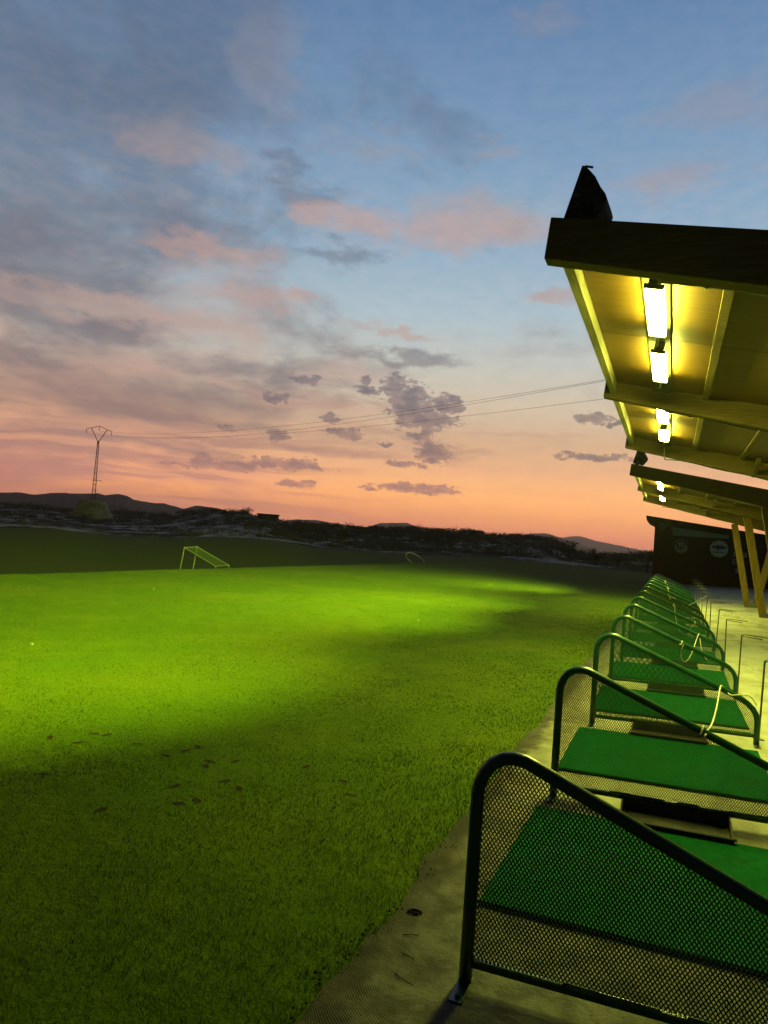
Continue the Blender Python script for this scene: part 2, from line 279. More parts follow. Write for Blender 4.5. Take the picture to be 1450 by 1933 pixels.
# ------------------------------------------------------------------ mesh helpers
class MB:
    def __init__(s): s.v = []; s.f = []; s.mi = []; s.cur = 0
    def add(s, vs, fs):
        o = len(s.v); s.v += [tuple(x) for x in vs]; s.f += [tuple(o+i for i in f) for f in fs]; s.mi += [s.cur]*len(fs)
    def box(s, x0, x1, y0, y1, z0, z1):
        s.add([(x0, y0, z0), (x1, y0, z0), (x1, y1, z0), (x0, y1, z0), (x0, y0, z1), (x1, y0, z1), (x1, y1, z1), (x0, y1, z1)],
              [(0, 3, 2, 1), (4, 5, 6, 7), (0, 1, 5, 4), (1, 2, 6, 5), (2, 3, 7, 6), (3, 0, 4, 7)])
    def prism(s, poly, y0, y1):                      # poly in (x, z), extruded along y
        n = len(poly)
        s.add([(x, y0, z) for x, z in poly]+[(x, y1, z) for x, z in poly],
              [tuple(range(n)), tuple(range(2*n-1, n-1, -1))]+[(i, i+n, (i+1) % n+n, (i+1) % n) for i in range(n)])
    def bar(s, p, q_, w, t, up=(0, 0, 1)):           # rectangular bar from p to q
        p = Vector(p); q_ = Vector(q_); d = (q_-p).normalized(); u = Vector(up)
        a = d.cross(u)
        if a.length < 1e-4: a = d.cross(Vector((1, 0, 0)))
        a.normalize(); b_ = a.cross(d).normalized()
        vs = [e+a*(w/2*i)+b_*(t/2*j) for e in (p, q_) for i, j in ((-1, -1), (1, -1), (1, 1), (-1, 1))]
        s.add(vs, [(0, 1, 2, 3), (7, 6, 5, 4), (0, 4, 5, 1), (1, 5, 6, 2), (2, 6, 7, 3), (3, 7, 4, 0)])
    def tube(s, pts, r, n=8, cap=True):
        pts = [Vector(p) for p in pts]; rs = r if isinstance(r, (list, tuple)) else [r]*len(pts)
        d0 = (pts[1]-pts[0]).normalized(); a = d0.orthogonal().normalized(); vs = []
        for i, p in enumerate(pts):
            if i == 0: d = d0
            elif i == len(pts)-1: d = (pts[i]-pts[i-1]).normalized()
            else:
                d = (pts[i+1]-pts[i]).normalized()+(pts[i]-pts[i-1]).normalized()
                d = d.normalized() if d.length > 1e-6 else d0
            a = (a-d*a.dot(d)).normalized(); b_ = d.cross(a)
            vs += [p+(a*math.cos(2*math.pi*k/n)+b_*math.sin(2*math.pi*k/n))*rs[i] for k in range(n)]
        fs = [(i*n+k, i*n+(k+1) % n, (i+1)*n+(k+1) % n, (i+1)*n+k) for i in range(len(pts)-1) for k in range(n)]
        if cap: fs += [tuple(range(n-1, -1, -1)), tuple(range((len(pts)-1)*n, len(pts)*n))]
        s.add(vs, fs)
    def disc(s, c, r, y, n=40, th=.02, sx=1., sz=1.):  # disc facing -y
        s.prism([(c[0]+r*sx*math.cos(-2*math.pi*k/n), c[1]+r*sz*math.sin(-2*math.pi*k/n)) for k in range(n)], y-th, y)
    def build(s, name, mats, parent=None, smooth=False, loc=None, bevel=0):
        me = bpy.data.meshes.new(name); me.from_pydata(s.v, [], s.f); me.update()
        bm = bmesh.new(); bm.from_mesh(me); bmesh.ops.recalc_face_normals(bm, faces=bm.faces); bm.to_mesh(me); bm.free()
        for m in (mats if isinstance(mats, (list, tuple)) else [mats]): me.materials.append(m)
        if len(s.mi) == len(me.polygons): me.polygons.foreach_set('material_index', s.mi)
        if smooth: me.polygons.foreach_set('use_smooth', [True]*len(me.polygons))
        o = bpy.data.objects.new(name, me); COL.objects.link(o)
        if parent: o.parent = parent
        if loc: o.location = loc
        if bevel:
            md = o.modifiers.new('bevel', 'BEVEL'); md.width = bevel; md.segments = 2; md.limit_method = 'ANGLE'
        return o

def npmesh(name, V, Fq=None, Ft=None, m=None, attrs=None, smooth=False):
    me = bpy.data.meshes.new(name); me.vertices.add(len(V)); me.vertices.foreach_set('co', V.astype(np.float32).ravel())
    nq = 0 if Fq is None else len(Fq); nt = 0 if Ft is None else len(Ft)
    idx = np.concatenate([x.ravel() for x in (Fq, Ft) if x is not None]).astype(np.int32)
    tot = np.concatenate([np.full(nq, 4), np.full(nt, 3)]).astype(np.int32)
    st = np.concatenate([[0], np.cumsum(tot)[:-1]]).astype(np.int32)
    me.loops.add(len(idx)); me.loops.foreach_set('vertex_index', idx)
    me.polygons.add(nq+nt); me.polygons.foreach_set('loop_start', st)
    try: me.polygons.foreach_set('loop_total', tot)
    except Exception: pass
    me.update(calc_edges=True)
    for k, a in (attrs or {}).items():
        at = me.attributes.new(k, 'FLOAT', 'POINT'); at.data.foreach_set('value', a.astype(np.float32))
    if m: me.materials.append(m)
    if smooth: me.polygons.foreach_set('use_smooth', np.ones(nq+nt, bool))
    o = bpy.data.objects.new(name, me); COL.objects.link(o); return o

def tag(o, label=None, cat=None, group=None, kind=None):
    if label: o['label'] = label
    if cat: o['category'] = cat
    if group: o['group'] = group
    if kind: o['kind'] = kind
    return o
def thing(name, label, cat, loc=(0, 0, 0), group=None, rz=0):
    o = bpy.data.objects.new(name, None); COL.objects.link(o); o.location = loc; o.rotation_euler = (0, 0, rz)
    o.empty_display_size = .1
    return tag(o, label, cat, group)
def copy_tree(o, parent=None):
    c_ = o.copy(); COL.objects.link(c_); c_.parent = parent
    for k in ('label',):
        pass
    for ch in list(o.children): copy_tree(ch, c_)
    return c_
ORD = ['', 'first', 'second', 'third', 'fourth', 'fifth', 'sixth', 'seventh', 'eighth', 'ninth', 'tenth', 'eleventh', 'twelfth', 'thirteenth', 'fourteenth']

def vnoise(x, y, seed=0):
    def h(i, j):
        n = (i*374761393+j*668265263+seed*1442695041) & 0xffffffff
        n = ((n ^ (n >> 13))*1274126177) & 0xffffffff
        return ((n ^ (n >> 16)) & 0xffff)/65535.
    x = np.asarray(x, float); y = np.asarray(y, float); i = np.floor(x).astype(np.int64); j = np.floor(y).astype(np.int64)
    u = x-i; v = y-j; u = u*u*(3-2*u); v = v*v*(3-2*v)
    return (h(i, j)*(1-u)+h(i+1, j)*u)*(1-v)+(h(i, j+1)*(1-u)+h(i+1, j+1)*u)*v
def fbm(x, y, seed=0, o=4):
    s = 0; a = .5
    for k in range(o): s = s+a*vnoise(np.asarray(x)*2**k, np.asarray(y)*2**k, seed+k); a *= .5
    return s

# ------------------------------------------------------------------ ground sheet
LAWN = np.array([(-180, -1.5), (-54.92, -1.5), (-51.66, -1.5), (-48.2, -1.34), (-44.49, -1.57), (-40.6, -1.51), (-36.56, -1.19), (-32.35, -1.07), (-27.99, -1.5), (-23.61, -1.49), (-19.22, -1.43), (-14.87, -1.27), (-10.61, -1.29), (-6.47, -1.29), (-3.27, -1.44), (-.96, -1.52), (180, -1.5)])
RIDGE = np.array([(-180, .28), (-70, 0), (-55.04, -.02), (-51.79, .14), (-49.74, .24), (-47.23, .09), (-44.63, .14), (-43.3, .32), (-40.75, .28), (-38.97, .6), (-36.73, 1.0), (-35.39, .95), (-34.22, 1.0), (-33.14, .83), (-31.51, .72), (-30.54, .5), (-28.15, .42), (-25.96, .36), (-24.2, .36), (-22.0, .5), (-20.48, .7), (-19.38, .66), (-16.33, .8), (-13.72, .66), (-10.74, .74), (-9.06, .6), (-8.21, .25), (-6.95, -.3), (-6.12, -.5), (-4.54, -.3), (-2.58, -.2), (-1.25, .1), (1.19, .15), (180, .28)])
RRT = np.array([(-180, 110), (-100, 110), (-60, 235), (-42, 235), (-35, 115), (180, 110)])
R1 = 62.
def ss(t): t = np.clip(t, 0, 1); return t*t*(3-2*t)
def terrain(x, y):
    x = np.asarray(x, float); y = np.asarray(y, float)
    r = np.hypot(x, y); az = np.degrees(np.arctan2(x, y))
    e1 = np.interp(az, LAWN[:, 0], LAWN[:, 1]); e2 = np.interp(az, RIDGE[:, 0], RIDGE[:, 1]); RR = np.interp(az, RRT[:, 0], RRT[:, 1])
    z0 = -.03
    z1 = CZ+R1*np.tan(np.radians(e1))
    right = np.where(x > -1., np.clip(.0338*(np.minimum(x, 8)+.6242)-.02, -.05, 1), 0)
    a = z0+right*(1-ss((r-44)/16))+ss((r-42)/20)*(z1-z0)
    e = np.maximum(0, -15.5-x)
    a = a-2.5*(1-np.exp(-e/3.2))*(1-ss((r-36)/26))
    a = a+(fbm(x*.5, y*.5, 3)-.47)*.05*np.clip((r-1)/8, 0, 1)*(x < -1.4)
    t = np.clip((r-R1)/(RR-R1), 0, 1)
    el = e1+(e2-e1)*t**.75
    zb = CZ+r*np.tan(np.radians(el)) + (fbm(x*.12, y*.12, 9, 5)-.47)*2.2*t*(1-t)*1.6 + (fbm(x*.6, y*.6, 5, 3)-.44)*.5*ss((r-R1)/5)
    zr = CZ+RR*np.tan(np.radians(e2))
    zc = zr-(zr+10)*ss((r-RR)/160)
    return np.where(r < R1, a, np.where(r < RR, zb, zc))
azs = np.radians(np.concatenate([np.arange(-180, -66, 3), np.arange(-66, 12, .2), np.arange(12, 180, 3)]))
rs_ = [.4]
while rs_[-1] < 3150:
    r_ = rs_[-1]; rs_.append(r_*(1.012 if 14 < r_ < 40 else 1.03 if r_ < 300 else 1.12))
rs_ = np.array(rs_); A, RRg = np.meshgrid(azs, rs_); X = RRg*np.sin(A); Y = RRg*np.cos(A); Z = terrain(X, Y)
na = len(azs); nr = len(rs_)
V = np.stack([X.ravel(), Y.ravel(), Z.ravel()], 1); V = np.vstack([V, [[0, 0, -.03]]])
i, j = np.meshgrid(np.arange(nr-1), np.arange(na), indexing='ij'); j2 = (j+1) % na
Fq = np.stack([i*na+j, (i+1)*na+j, (i+1)*na+j2, i*na+j2], -1).reshape(-1, 4)
jj = np.arange(na); Ft = np.stack([np.full(na, nr*na), jj, (jj+1) % na], 1)
zone = np.append(np.clip((RRg.ravel()-R1)/10+.5, 0, 1), 0)
tag(npmesh('ground', V, Fq, Ft, M_ground, {'zone': zone, 'dry': np.append(np.clip((-15.6-X.ravel())/1.5, 0, 1), 0)}, True), kind='structure')

# concrete slab: ragged left border, slight rise to the right
def slab_z(x): return .0338*(x+.6242)
def edge_x(y): return -1.05+(fbm(np.asarray(y)*1.3, 0*np.asarray(y)+2, 21, 4)-.47)*.11+(fbm(np.asarray(y)*7., 0*np.asarray(y)+5, 23, 4)-.47)*.07
ys = np.arange(-8, 47, .05); xl = edge_x(ys)-.035; nx = 5
xr = [0, .25, .5, .75, 1]
V = []; 
for k, (yv, x0) in enumerate(zip(ys, xl)):
    for u in xr: xx = x0+(9.5-x0)*u; V.append((xx, yv, float(slab_z(xx))))
n = len(ys); Fq = np.array([(k*nx+m_, k*nx+m_+1, (k+1)*nx+m_+1, (k+1)*nx+m_) for k in range(n-1) for m_ in range(nx-1)])
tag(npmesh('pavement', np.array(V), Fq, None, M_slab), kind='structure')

DIV = [(-3.97, 4.1), (-3.88, 4.13), (-4.15, 3.85), (-3.9, 3.87), (-3.55, 4.1), (-3.16, 4.3), (-3.18, 4.18), (-3.22, 4.02), (-2.9, 4.1), (-2.76, 4.2), (-2.86, 4.0), (-3.6, 3.3), (-2.6, 3.85), (-2.45, 3.8), (-2.8, 3.6), (-2.6, 3.4), (-2.55, 3.5), (-2.3, 4.4), (-1.95, 4.3), (-1.8, 4.1), (-2.9, 3.1)]
# ------------------------------------------------------------------ grass blades
def blades(N, rmin, rmax, pw):
    u = rng.random(N); r = (rmin**pw+(rmax**pw-rmin**pw)*u)**(1/pw); az = np.radians(rng.uniform(-80, 2, N))
    x = r*np.sin(az); y = r*np.cos(az)
    tuft = fbm(x*2.2, y*2.2, 31, 4)
    over = rng.exponential(.075, N)*(.25+1.5*np.clip(fbm(y*3, x*0, 91, 3)-.3, 0, 1)*2)
    keep = (x < edge_x(y)+over-.02) & (x > -15.4); x, y, r, tuft = x[keep], y[keep], r[keep], tuft[keep]; n = len(x)
    dk = np.ones(n, bool)
    for k_, (a_, b_) in enumerate(DIV): c0, s0 = math.cos(.35+1.1*math.sin(k_*2.3)), math.sin(.35+1.1*math.sin(k_*2.3)); u1 = (x-a_)*c0+(y-b_)*s0; v1 = -(x-a_)*s0+(y-b_)*c0; dk &= ((u1/.050)**2+(v1/.018)**2 > rng.uniform(.6, 1.6, n))
    x, y, r, tuft = x[dk], y[dk], r[dk], tuft[dk]; n = len(x)
    z = terrain(x, y)-.004
    edge = np.clip((edge_x(y)-x)/1.6, 0, 1)
    h = rng.uniform(.5, 1.2, n)*np.interp(r, [2, 5, 12, 34], [.038, .028, .015, .007])*(.45+1.1*tuft)*(.8+.6*(1-edge))
    w = .0021*np.clip(r/2.6, .8, 7)*rng.uniform(.7, 1.3, n)
    th = rng.uniform(0, 6.283, n); ln = rng.uniform(.3, 1.25, n)*h; la = rng.uniform(0, 6.283, n)
    dx_, dy_ = np.cos(th)*w/2, np.sin(th)*w/2; lx, ly = np.cos(la)*ln, np.sin(la)*ln
    b0 = np.stack([x-dx_, y-dy_, z], 1); b1 = np.stack([x+dx_, y+dy_, z], 1)
    m0 = np.stack([x-dx_*.7+lx*.35, y-dy_*.7+ly*.35, z+h*.6], 1); m1 = np.stack([x+dx_*.7+lx*.35, y+dy_*.7+ly*.35, z+h*.6], 1)
    tp = np.stack([x+lx, y+ly, z+h*(1-.32*ln/h)], 1)
    V = np.stack([b0, b1, m1, m0, tp], 1).reshape(-1, 3); k = np.arange(n)*5
    return V, np.stack([k, k+1, k+2, k+3], 1), np.stack([k+3, k+2, k+4], 1), np.repeat(rng.random(n), 5)
parts = [blades(940000, 1.2, 34, 1.12)]
off = 0; Vs = []; Qs = []; Ts = []; Cs = []
for (v_, q_, t_, c_) in parts: Vs.append(v_); Qs.append(q_+off); Ts.append(t_+off); Cs.append(c_); off += len(v_)
tag(npmesh('grass', np.vstack(Vs), np.vstack(Qs), np.vstack(Ts), M_blade, {'tint': np.concatenate(Cs)}), 'lit green lawn of the driving range', 'grass', kind='stuff')

# ------------------------------------------------------------------ soil clods and twigs on the slab border
mb = MB()
for (x, y, s) in [(-1.06, 2.75, .05), (-1.06, 2.55, .045), (-1.10, 2.38, .05), (-1.02, 2.95, .035), (-1.0, 3.35, .03), (-1.08, 2.2, .04), (-.98, 3.7, .025), (-1.05, 4.3, .03)]+[(-1.0+random.uniform(-.1, .12), random.uniform(2, 9), random.uniform(.008, .02)) for _ in range(16)]:
    for _ in range(9):
        cx, cy_, r = x-.03+random.gauss(0, s*.6), y+random.gauss(0, s*.9), s*random.uniform(.06, .2)
        zz = slab_z(cx)
        vs = []
        for a in range(6):
            for lv, rr in ((0, 1), (.6, .8)):
                vs.append((cx+r*rr*math.cos(a*1.047)*random.uniform(.7, 1.2), cy_+r*rr*math.sin(a*1.047)*random.uniform(.7, 1.2), zz+r*lv))
        vs.append((cx, cy_, zz+r*.9))
        mb.add(vs, [(2*a, 2*((a+1) % 6), 2*((a+1) % 6)+1, 2*a+1) for a in range(6)]+[(2*a+1, 2*((a+1) % 6)+1, 12) for a in range(6)])
for k_, (a_, b_) in enumerate(DIV):
    c0, s0 = math.cos(.35+1.1*math.sin(k_*2.3)), math.sin(.35+1.1*math.sin(k_*2.3)); z_ = float(terrain(a_, b_))+.004
    ring = [(a_+.050*math.cos(t*.5236)*random.uniform(.7, 1.1)*c0-.020*math.sin(t*.5236)*s0, b_+.050*math.cos(t*.5236)*random.uniform(.7, 1.1)*s0+.020*math.sin(t*.5236)*c0, z_) for t in range(12)]
    mb.add(ring+[(a_, b_, z_-.003)], [(t, (t+1) % 12, 12) for t in range(12)])
tag(mb.build('soil', M_clod), 'dark crumbs of soil along the lawn edge and in the divots', 'soil', kind='stuff')
for (x, y, a, l) in [(-.944, 2.783, .3, .07), (-.877, 2.526, -.5, .09), (-.90, 2.66, -.4, .06)]:
    mb = MB(); mb.tube([(0, 0, .004), (l*.5*math.cos(a), l*.5*math.sin(a), .007), (l*math.cos(a+.15), l*math.sin(a+.15), .004)], [.0022, .002, .001], 6)
    tag(mb.build('twig', M_bark, loc=(x, y, slab_z(x))), {.07: 'short brown twig farthest up the concrete border strip', .09: 'longest of the thin twigs on the concrete strip', .06: 'smallest twig between two others on the concrete strip'}[l], 'twig', 'twigs on the concrete strip')
mb = MB(); mb.tube([(.03*math.cos(k*.55), .016*math.sin(k*.55), .005+.002*math.sin(k)) for k in range(11)], .005, 6)
tag(mb.build('dry_leaf', M_clod, loc=(-.959, 2.972, slab_z(-.96)), smooth=True), 'small dark curled leaf lying on the concrete by the lawn', 'leaf')

# ------------------------------------------------------------------ balls and tees on the lawn
def ball(x, y, lab):
    bm = bmesh.new(); bmesh.ops.create_icosphere(bm, subdivisions=3, radius=.0214)
    me = bpy.data.meshes.new('golf_ball'); bm.to_mesh(me); bm.free(); me.materials.append(M_ball)
    me.polygons.foreach_set('use_smooth', [True]*len(me.polygons))
    o = bpy.data.objects.new('golf_ball', me); COL.objects.link(o); o.location = (x, y, float(terrain(x, y))+.008)
    tag(o, lab, 'golf ball', 'golf balls on the lawn')
def tee(x, y, a, lab):
    mb = MB(); mb.tube([(-.025, 0, 0), (.018, 0, .006), (.024, 0, .008), (.027, 0, .009)], [.001, .0022, .005, .0055], 8)
    o = mb.build('golf_tee', M_ball, loc=(x, y, float(terrain(x, y))+.045), smooth=True); o.rotation_euler = (0, 0, a)
    tag(o, lab, 'golf tee', 'golf tees lying on the lawn')
tee(-3.573, 4.037, .9, 'white tee lying on the shaded lawn, farthest left of the tees')
tee(-2.689, 3.88, 1.1, 'white tee on the dark lawn nearest the scuffed divots')
tee(-2.444, 2.797, 1.0, 'white tee in the darkest lawn, nearest to the viewer')
ball(-7.225, 6.298, 'white golf ball on the bright lawn near the left side')
ball(-11.17, 13.0, 'white golf ball far out on the bright lawn, leftmost far one')
ball(-4.62, 13.2, 'white golf ball on the brightest lawn toward the bays')

# ------------------------------------------------------------------ bay dividers
Y0, DY, X0, L = 2.6011, 2.1655, -.6242, 1.384
arch = [(0, 0), (0, .35), (0, .70), (.006, .742), (.024, .785), (.052, .822), (.09, .845), (.13, .853), (.17, .850), (.215, .833), (.3, .8), (1.18, .457), (1.245, .43), (1.30, .397), (1.345, .352), (1.372, .305), (1.384, .255), (1.384, .15), (1.384, .047)]
def clip(poly, p, d):                 # line p + t d against a convex polygon
    t0, t1 = -1e9, 1e9; n = len(poly)
    for i in range(n):
        a, b_ = poly[i], poly[(i+1) % n]; ex, ez = b_[0]-a[0], b_[1]-a[1]; nx_, nz = -ez, ex   # inward for ccw
        den = nx_*d[0]+nz*d[1]; num = nx_*(a[0]-p[0])+nz*(a[1]-p[1])
        if abs(den) < 1e-9:
            if num > 0: return None
            continue
        t = num/den
        if den > 0: t0 = max(t0, t)
        else: t1 = min(t1, t)
    return (t0, t1) if t1-t0 > 1e-4 else None
def make_divider():
    root = thing('bay_divider', '', 'divider', (X0, Y0, 0), 'green mesh dividers between the tee bays')
    mb = MB(); mb.tube([(u, 0, z) for u, z in arch], .025, 14); mb.build('tube_frame', M_frame, root, True)
    mb = MB(); mb.bar((.018, 0, .078), (1.368, 0, .078+.0338*1.37), .018, .032); mb.build('bottom_rail', M_frame, root, bevel=.002)
    mb = MB(); x = .03; top = []      # worn, chipped lip of the mesh flange along the rail
    while x < 1.30:
        w_ = random.uniform(.03, .16); hh = random.choice((.004, .012, .014)); top += [(x, .091+.0338*x+hh), (min(x+w_, 1.34), .091+.0338*min(x+w_, 1.34)+hh)]; x += w_+.003
    mb.prism([(.03, .085+.001), (1.345, .085+.0338*1.345)]+list(reversed(top)), -.014, -.0115)
    mb.build('mesh_lip', M_worn, root)
    inner = [(u, z) for u, z in arch[1:-1] if z > .1]; inner = [(u, z) for u, z in inner]
    poly = [(.0, .085), (1.384, .085+.046)]+[p for p in reversed(inner)]
    mb = MB(); p_, q_ = .0150, .0225
    for sgn in (1, -1):
        k = -80
        while k < 180:
            cpt = (k*p_, .08); r_ = clip(poly, cpt, (p_*sgn, q_))
            if r_:
                A_ = (cpt[0]+p_*sgn*r_[0], .0015*sgn, cpt[1]+q_*r_[0]); B_ = (cpt[0]+p_*sgn*r_[1], .0015*sgn, cpt[1]+q_*r_[1])
                mb.bar(A_, B_, .0042, .0026, (0, 1, 0))
            k += 1
    mb.build('mesh_panel', M_mesh, root)
    for u in (0, 1.384):
        z = .0338*u; mb = MB(); mb.box(u-.025, u+.025, -.135, .03, z+.001, z+.007)
        f = mb.build('foot', M_frame if u == 0 else M_steel, root, bevel=.001)
        mb = MB(); mb.tube([(u, -.105, z+.007), (u, -.105, z+.016)], .009, 6); mb.build('bolt', M_bolt, f)
    return root
div0 = make_divider()
dxs = [0, -.012, .014, .012, .010, .004, .004, .004, 0, 0, 0, 0, 0, 0]
for k in range(14):
    o = div0 if k == 0 else copy_tree(div0)
    o.location = (X0+dxs[k], Y0+DY*k+(random.uniform(-.01, .01) if k else 0), 0); o.rotation_euler = (0, random.uniform(-.003, .003) if k > 2 else 0, random.uniform(-.012, .012) if k > 1 else (.0 if k else .0))
    o['label'] = ('largest green mesh divider, dark and nearest to the viewer' if k == 0 else
                  'green mesh divider farthest down the row, by the dark hut' if k == 13 else
                  f'green tubular mesh divider, {ORD[k+1]} in the row counting from the nearest')

# ------------------------------------------------------------------ mats, trays, club racks
def make_mat():
    root = thing('tee_mat', '', 'mat', group='green turf mats in the tee bays')
    mb = MB(); mb.box(0, 1.46, 0, 1.32, .002, .014); mb.build('rubber_base', M_rubber, root, bevel=.002)
    mb = MB(); mb.box(.004, 1.456, .004, 1.316, .0145, .026); o = mb.build('turf_top', M_turf, root, bevel=.004)
    return root
def make_tray():
    root = thing('ball_tray', '', 'tray', group='black ball trays beside the mats')
    w, d, h, t_ = .62, .30, .075, .012
    mb = MB()
    mb.prism([(0, 0), (w, 0), (w, t_), (0, t_)], 0, d)
    # sloped front and back lips, chamfered ends
    for (y0, y1, hh) in ((0, t_, h*.55), (d-t_, d, h)):
        mb.box(0, w, y0, y1, t_+.0005, hh)
    for x0 in (0, w-t_):
        mb.add([(x0, t_, t_), (x0+t_, t_, t_), (x0+t_, d-t_, t_), (x0, d-t_, t_), (x0, t_, h*.55), (x0+t_, t_, h*.55), (x0+t_, d-t_, h), (x0, d-t_, h)],
               [(0, 3, 2, 1), (4, 5, 6, 7), (0, 1, 5, 4), (1, 2, 6, 5), (2, 3, 7, 6), (3, 0, 4, 7)])
    mb.build('trough', M_tray, root, bevel=.003)
    mb = MB(); mb.box(-.012, w+.012, d-.004, d+.018, h-.002, h+.012); mb.box(-.012, w+.012, -.018, .004, h*.55-.002, h*.55+.010)
    mb.build('rim', M_rubber, root, bevel=.003)
    return root
def make_rack():
    root = thing('club_rack', '', 'club rack', group='thin club racks behind the bays')
    mb = MB(); mb.tube([(0, 0, .006), (.006, 0, .70), (.008, 0, .712)], .0085, 8); mb.build('pole', M_rack, root, True)
    mb = MB(); mb.tube([(.008, 0, .712), (.05, .006, .720), (.14, .012, .716), (.285, .014, .708)], .006, 6); mb.tube([(.008, 0, .706), (.06, -.05, .700), (.14, -.055, .696), (.22, -.058, .692)], .006, 6)
    mb.build('prongs', M_rack, root, True)
    mb = MB(); mb.box(-.045, .045, -.03, .03, 0, .006); mb.build('base_plate', M_steel, root)
    return root
m0, t0, r0 = make_mat(), make_tray(), make_rack()
for k in range(14):
    yk = Y0+DY*k; w_ = f'{ORD[k+1]} bay from the viewer' if k else 'nearest bay'
    o = m0 if k == 0 else copy_tree(m0); x = X0-.075+random.uniform(-.015, .015)
    if k == 0: x = X0-.10
    o.location = (x, yk+.56, slab_z(x)); o.rotation_euler = (0, -.0338, random.uniform(-.012, .012) if k > 1 else (-.02 if k == 0 else 0)); o['label'] = f'green turf mat in the {w_}'
    if k < 13:
        o = t0 if k == 0 else copy_tree(t0); x = -.205+(.0 if k == 0 else random.uniform(-.05, .03))
        o.location = (x, yk+DY-.335, slab_z(x)+.002); o.rotation_euler = (0, -.0338, 0); o['label'] = f'black ball tray behind the mat of the {w_}'
    o = r0 if k == 0 else copy_tree(r0); o.location = (.815, yk+.17+.03*min(k, 4), slab_z(.815)+.001)
    o.rotation_euler = (random.uniform(-.02, .02), random.uniform(-.02, .03), random.uniform(-.15, .1)); o['label'] = f'thin upright club rack beside the {w_}'

# ------------------------------------------------------------------ white ropes
def bar_z(u): return .838-.39*(u-.2)
def rope(lab, pts, r=.006):
    P_ = [Vector(p) for p in pts]; out = []
    for i in range(len(P_)-1):       # catmull-rom
        p0, p1, p2, p3 = P_[max(i-1, 0)], P_[i], P_[i+1], P_[min(i+2, len(P_)-1)]
        for s in range(8):
            t = s/8; out.append(.5*((2*p1)+(-p0+p2)*t+(2*p0-5*p1+4*p2-p3)*t*t+(-p0+3*p1-3*p2+p3)*t**3))
    out.append(P_[-1]); mb = MB(); mb.tube(out, r, 8); tag(mb.build('rope', M_rope, smooth=True), lab, 'rope', 'white ropes tied to the dividers')
def knot(x, y, z):
    return [(x-.028, y, z+.0), (x-.01, y-.03, z-.012), (x, y-.03, z+.015), (x+.004, y, z+.032), (x+.004, y+.03, z+.005), (x+.01, y, z-.035), (x+.018, y-.035, z-.01)]
y2, y3, y4, y5 = Y0+DY, Y0+2*DY, Y0+3*DY, Y0+4*DY
def bz(x): return bar_z(x-X0)
rope('long white rope tied from the second divider up to the third', knot(.235, y2, bz(.235))+[(.27, y2+.25, bz(.3)-.03), (.33, y2+.75, .47), (.39, y2+1.3, .485), (.45, y3-.25, .55), (.485, y3-.02, bz(.485)+.035), (.50, y3+.03, bz(.5)+.02), (.55, y3-.03, bz(.55)-.0), (.62, y3-.035, bz(.62)+.04), (.70, y3-.03, bz(.7)+.07), (.757, y3-.03, bz(.75)+.02)])
rope('white rope sagging from the fourth divider to the fifth', knot(.17, y4, bz(.17))+[(.17, y4+.08, bz(.17)-.12), (.20, y4+.6, .33), (.26, y4+1.2, .24), (.33, y5-.5, .27), (.38, y5-.2, .38), (.43, y5-.03, bz(.43)+.02), (.45, y5+.03, bz(.45)+.01), (.46, y5-.04, bz(.46)-.08), (.50, y5-.05, .26), (.56, y5-.05, .17)], .0065)
y6, y7, y8, y9 = y5+DY, y5+2*DY, y5+3*DY, y5+4*DY
rope('white rope drooping between the sixth and seventh dividers', knot(.10, y7, bz(.10))+[(.14, y7-.1, bz(.1)-.2), (.2, y7-.8, .26), (.28, y6+.6, .22), (.36, y6+.2, .3), (.43, y6, bz(.43)+.02), (.45, y6-.03, bz(.45)-.02)], .0065)
rope('white rope lifted from the eighth divider to a club rack top', knot(.02, y8, bz(.02))+[(.12, y8+.05, bz(.1)+.02), (.35, y8+.1, .50), (.6, y8+.16, .62), (.82, y8+.24, .77)], .008)
rope('short white rope end knotted on the tenth divider', knot(-.05, y9+DY, bz(-.05))+[(-.02, y9+DY-.05, bz(0)-.16), (-.03, y9+DY-.05, bz(0)-.26)], .009)
rope('small white rope bow on the twelfth divider', knot(-.16, y9+3*DY, bz(-.16))+[(-.12, y9+3*DY-.05, bz(-.1)-.1), (-.10, y9+3*DY-.05, bz(-.1)-.2)], .010)

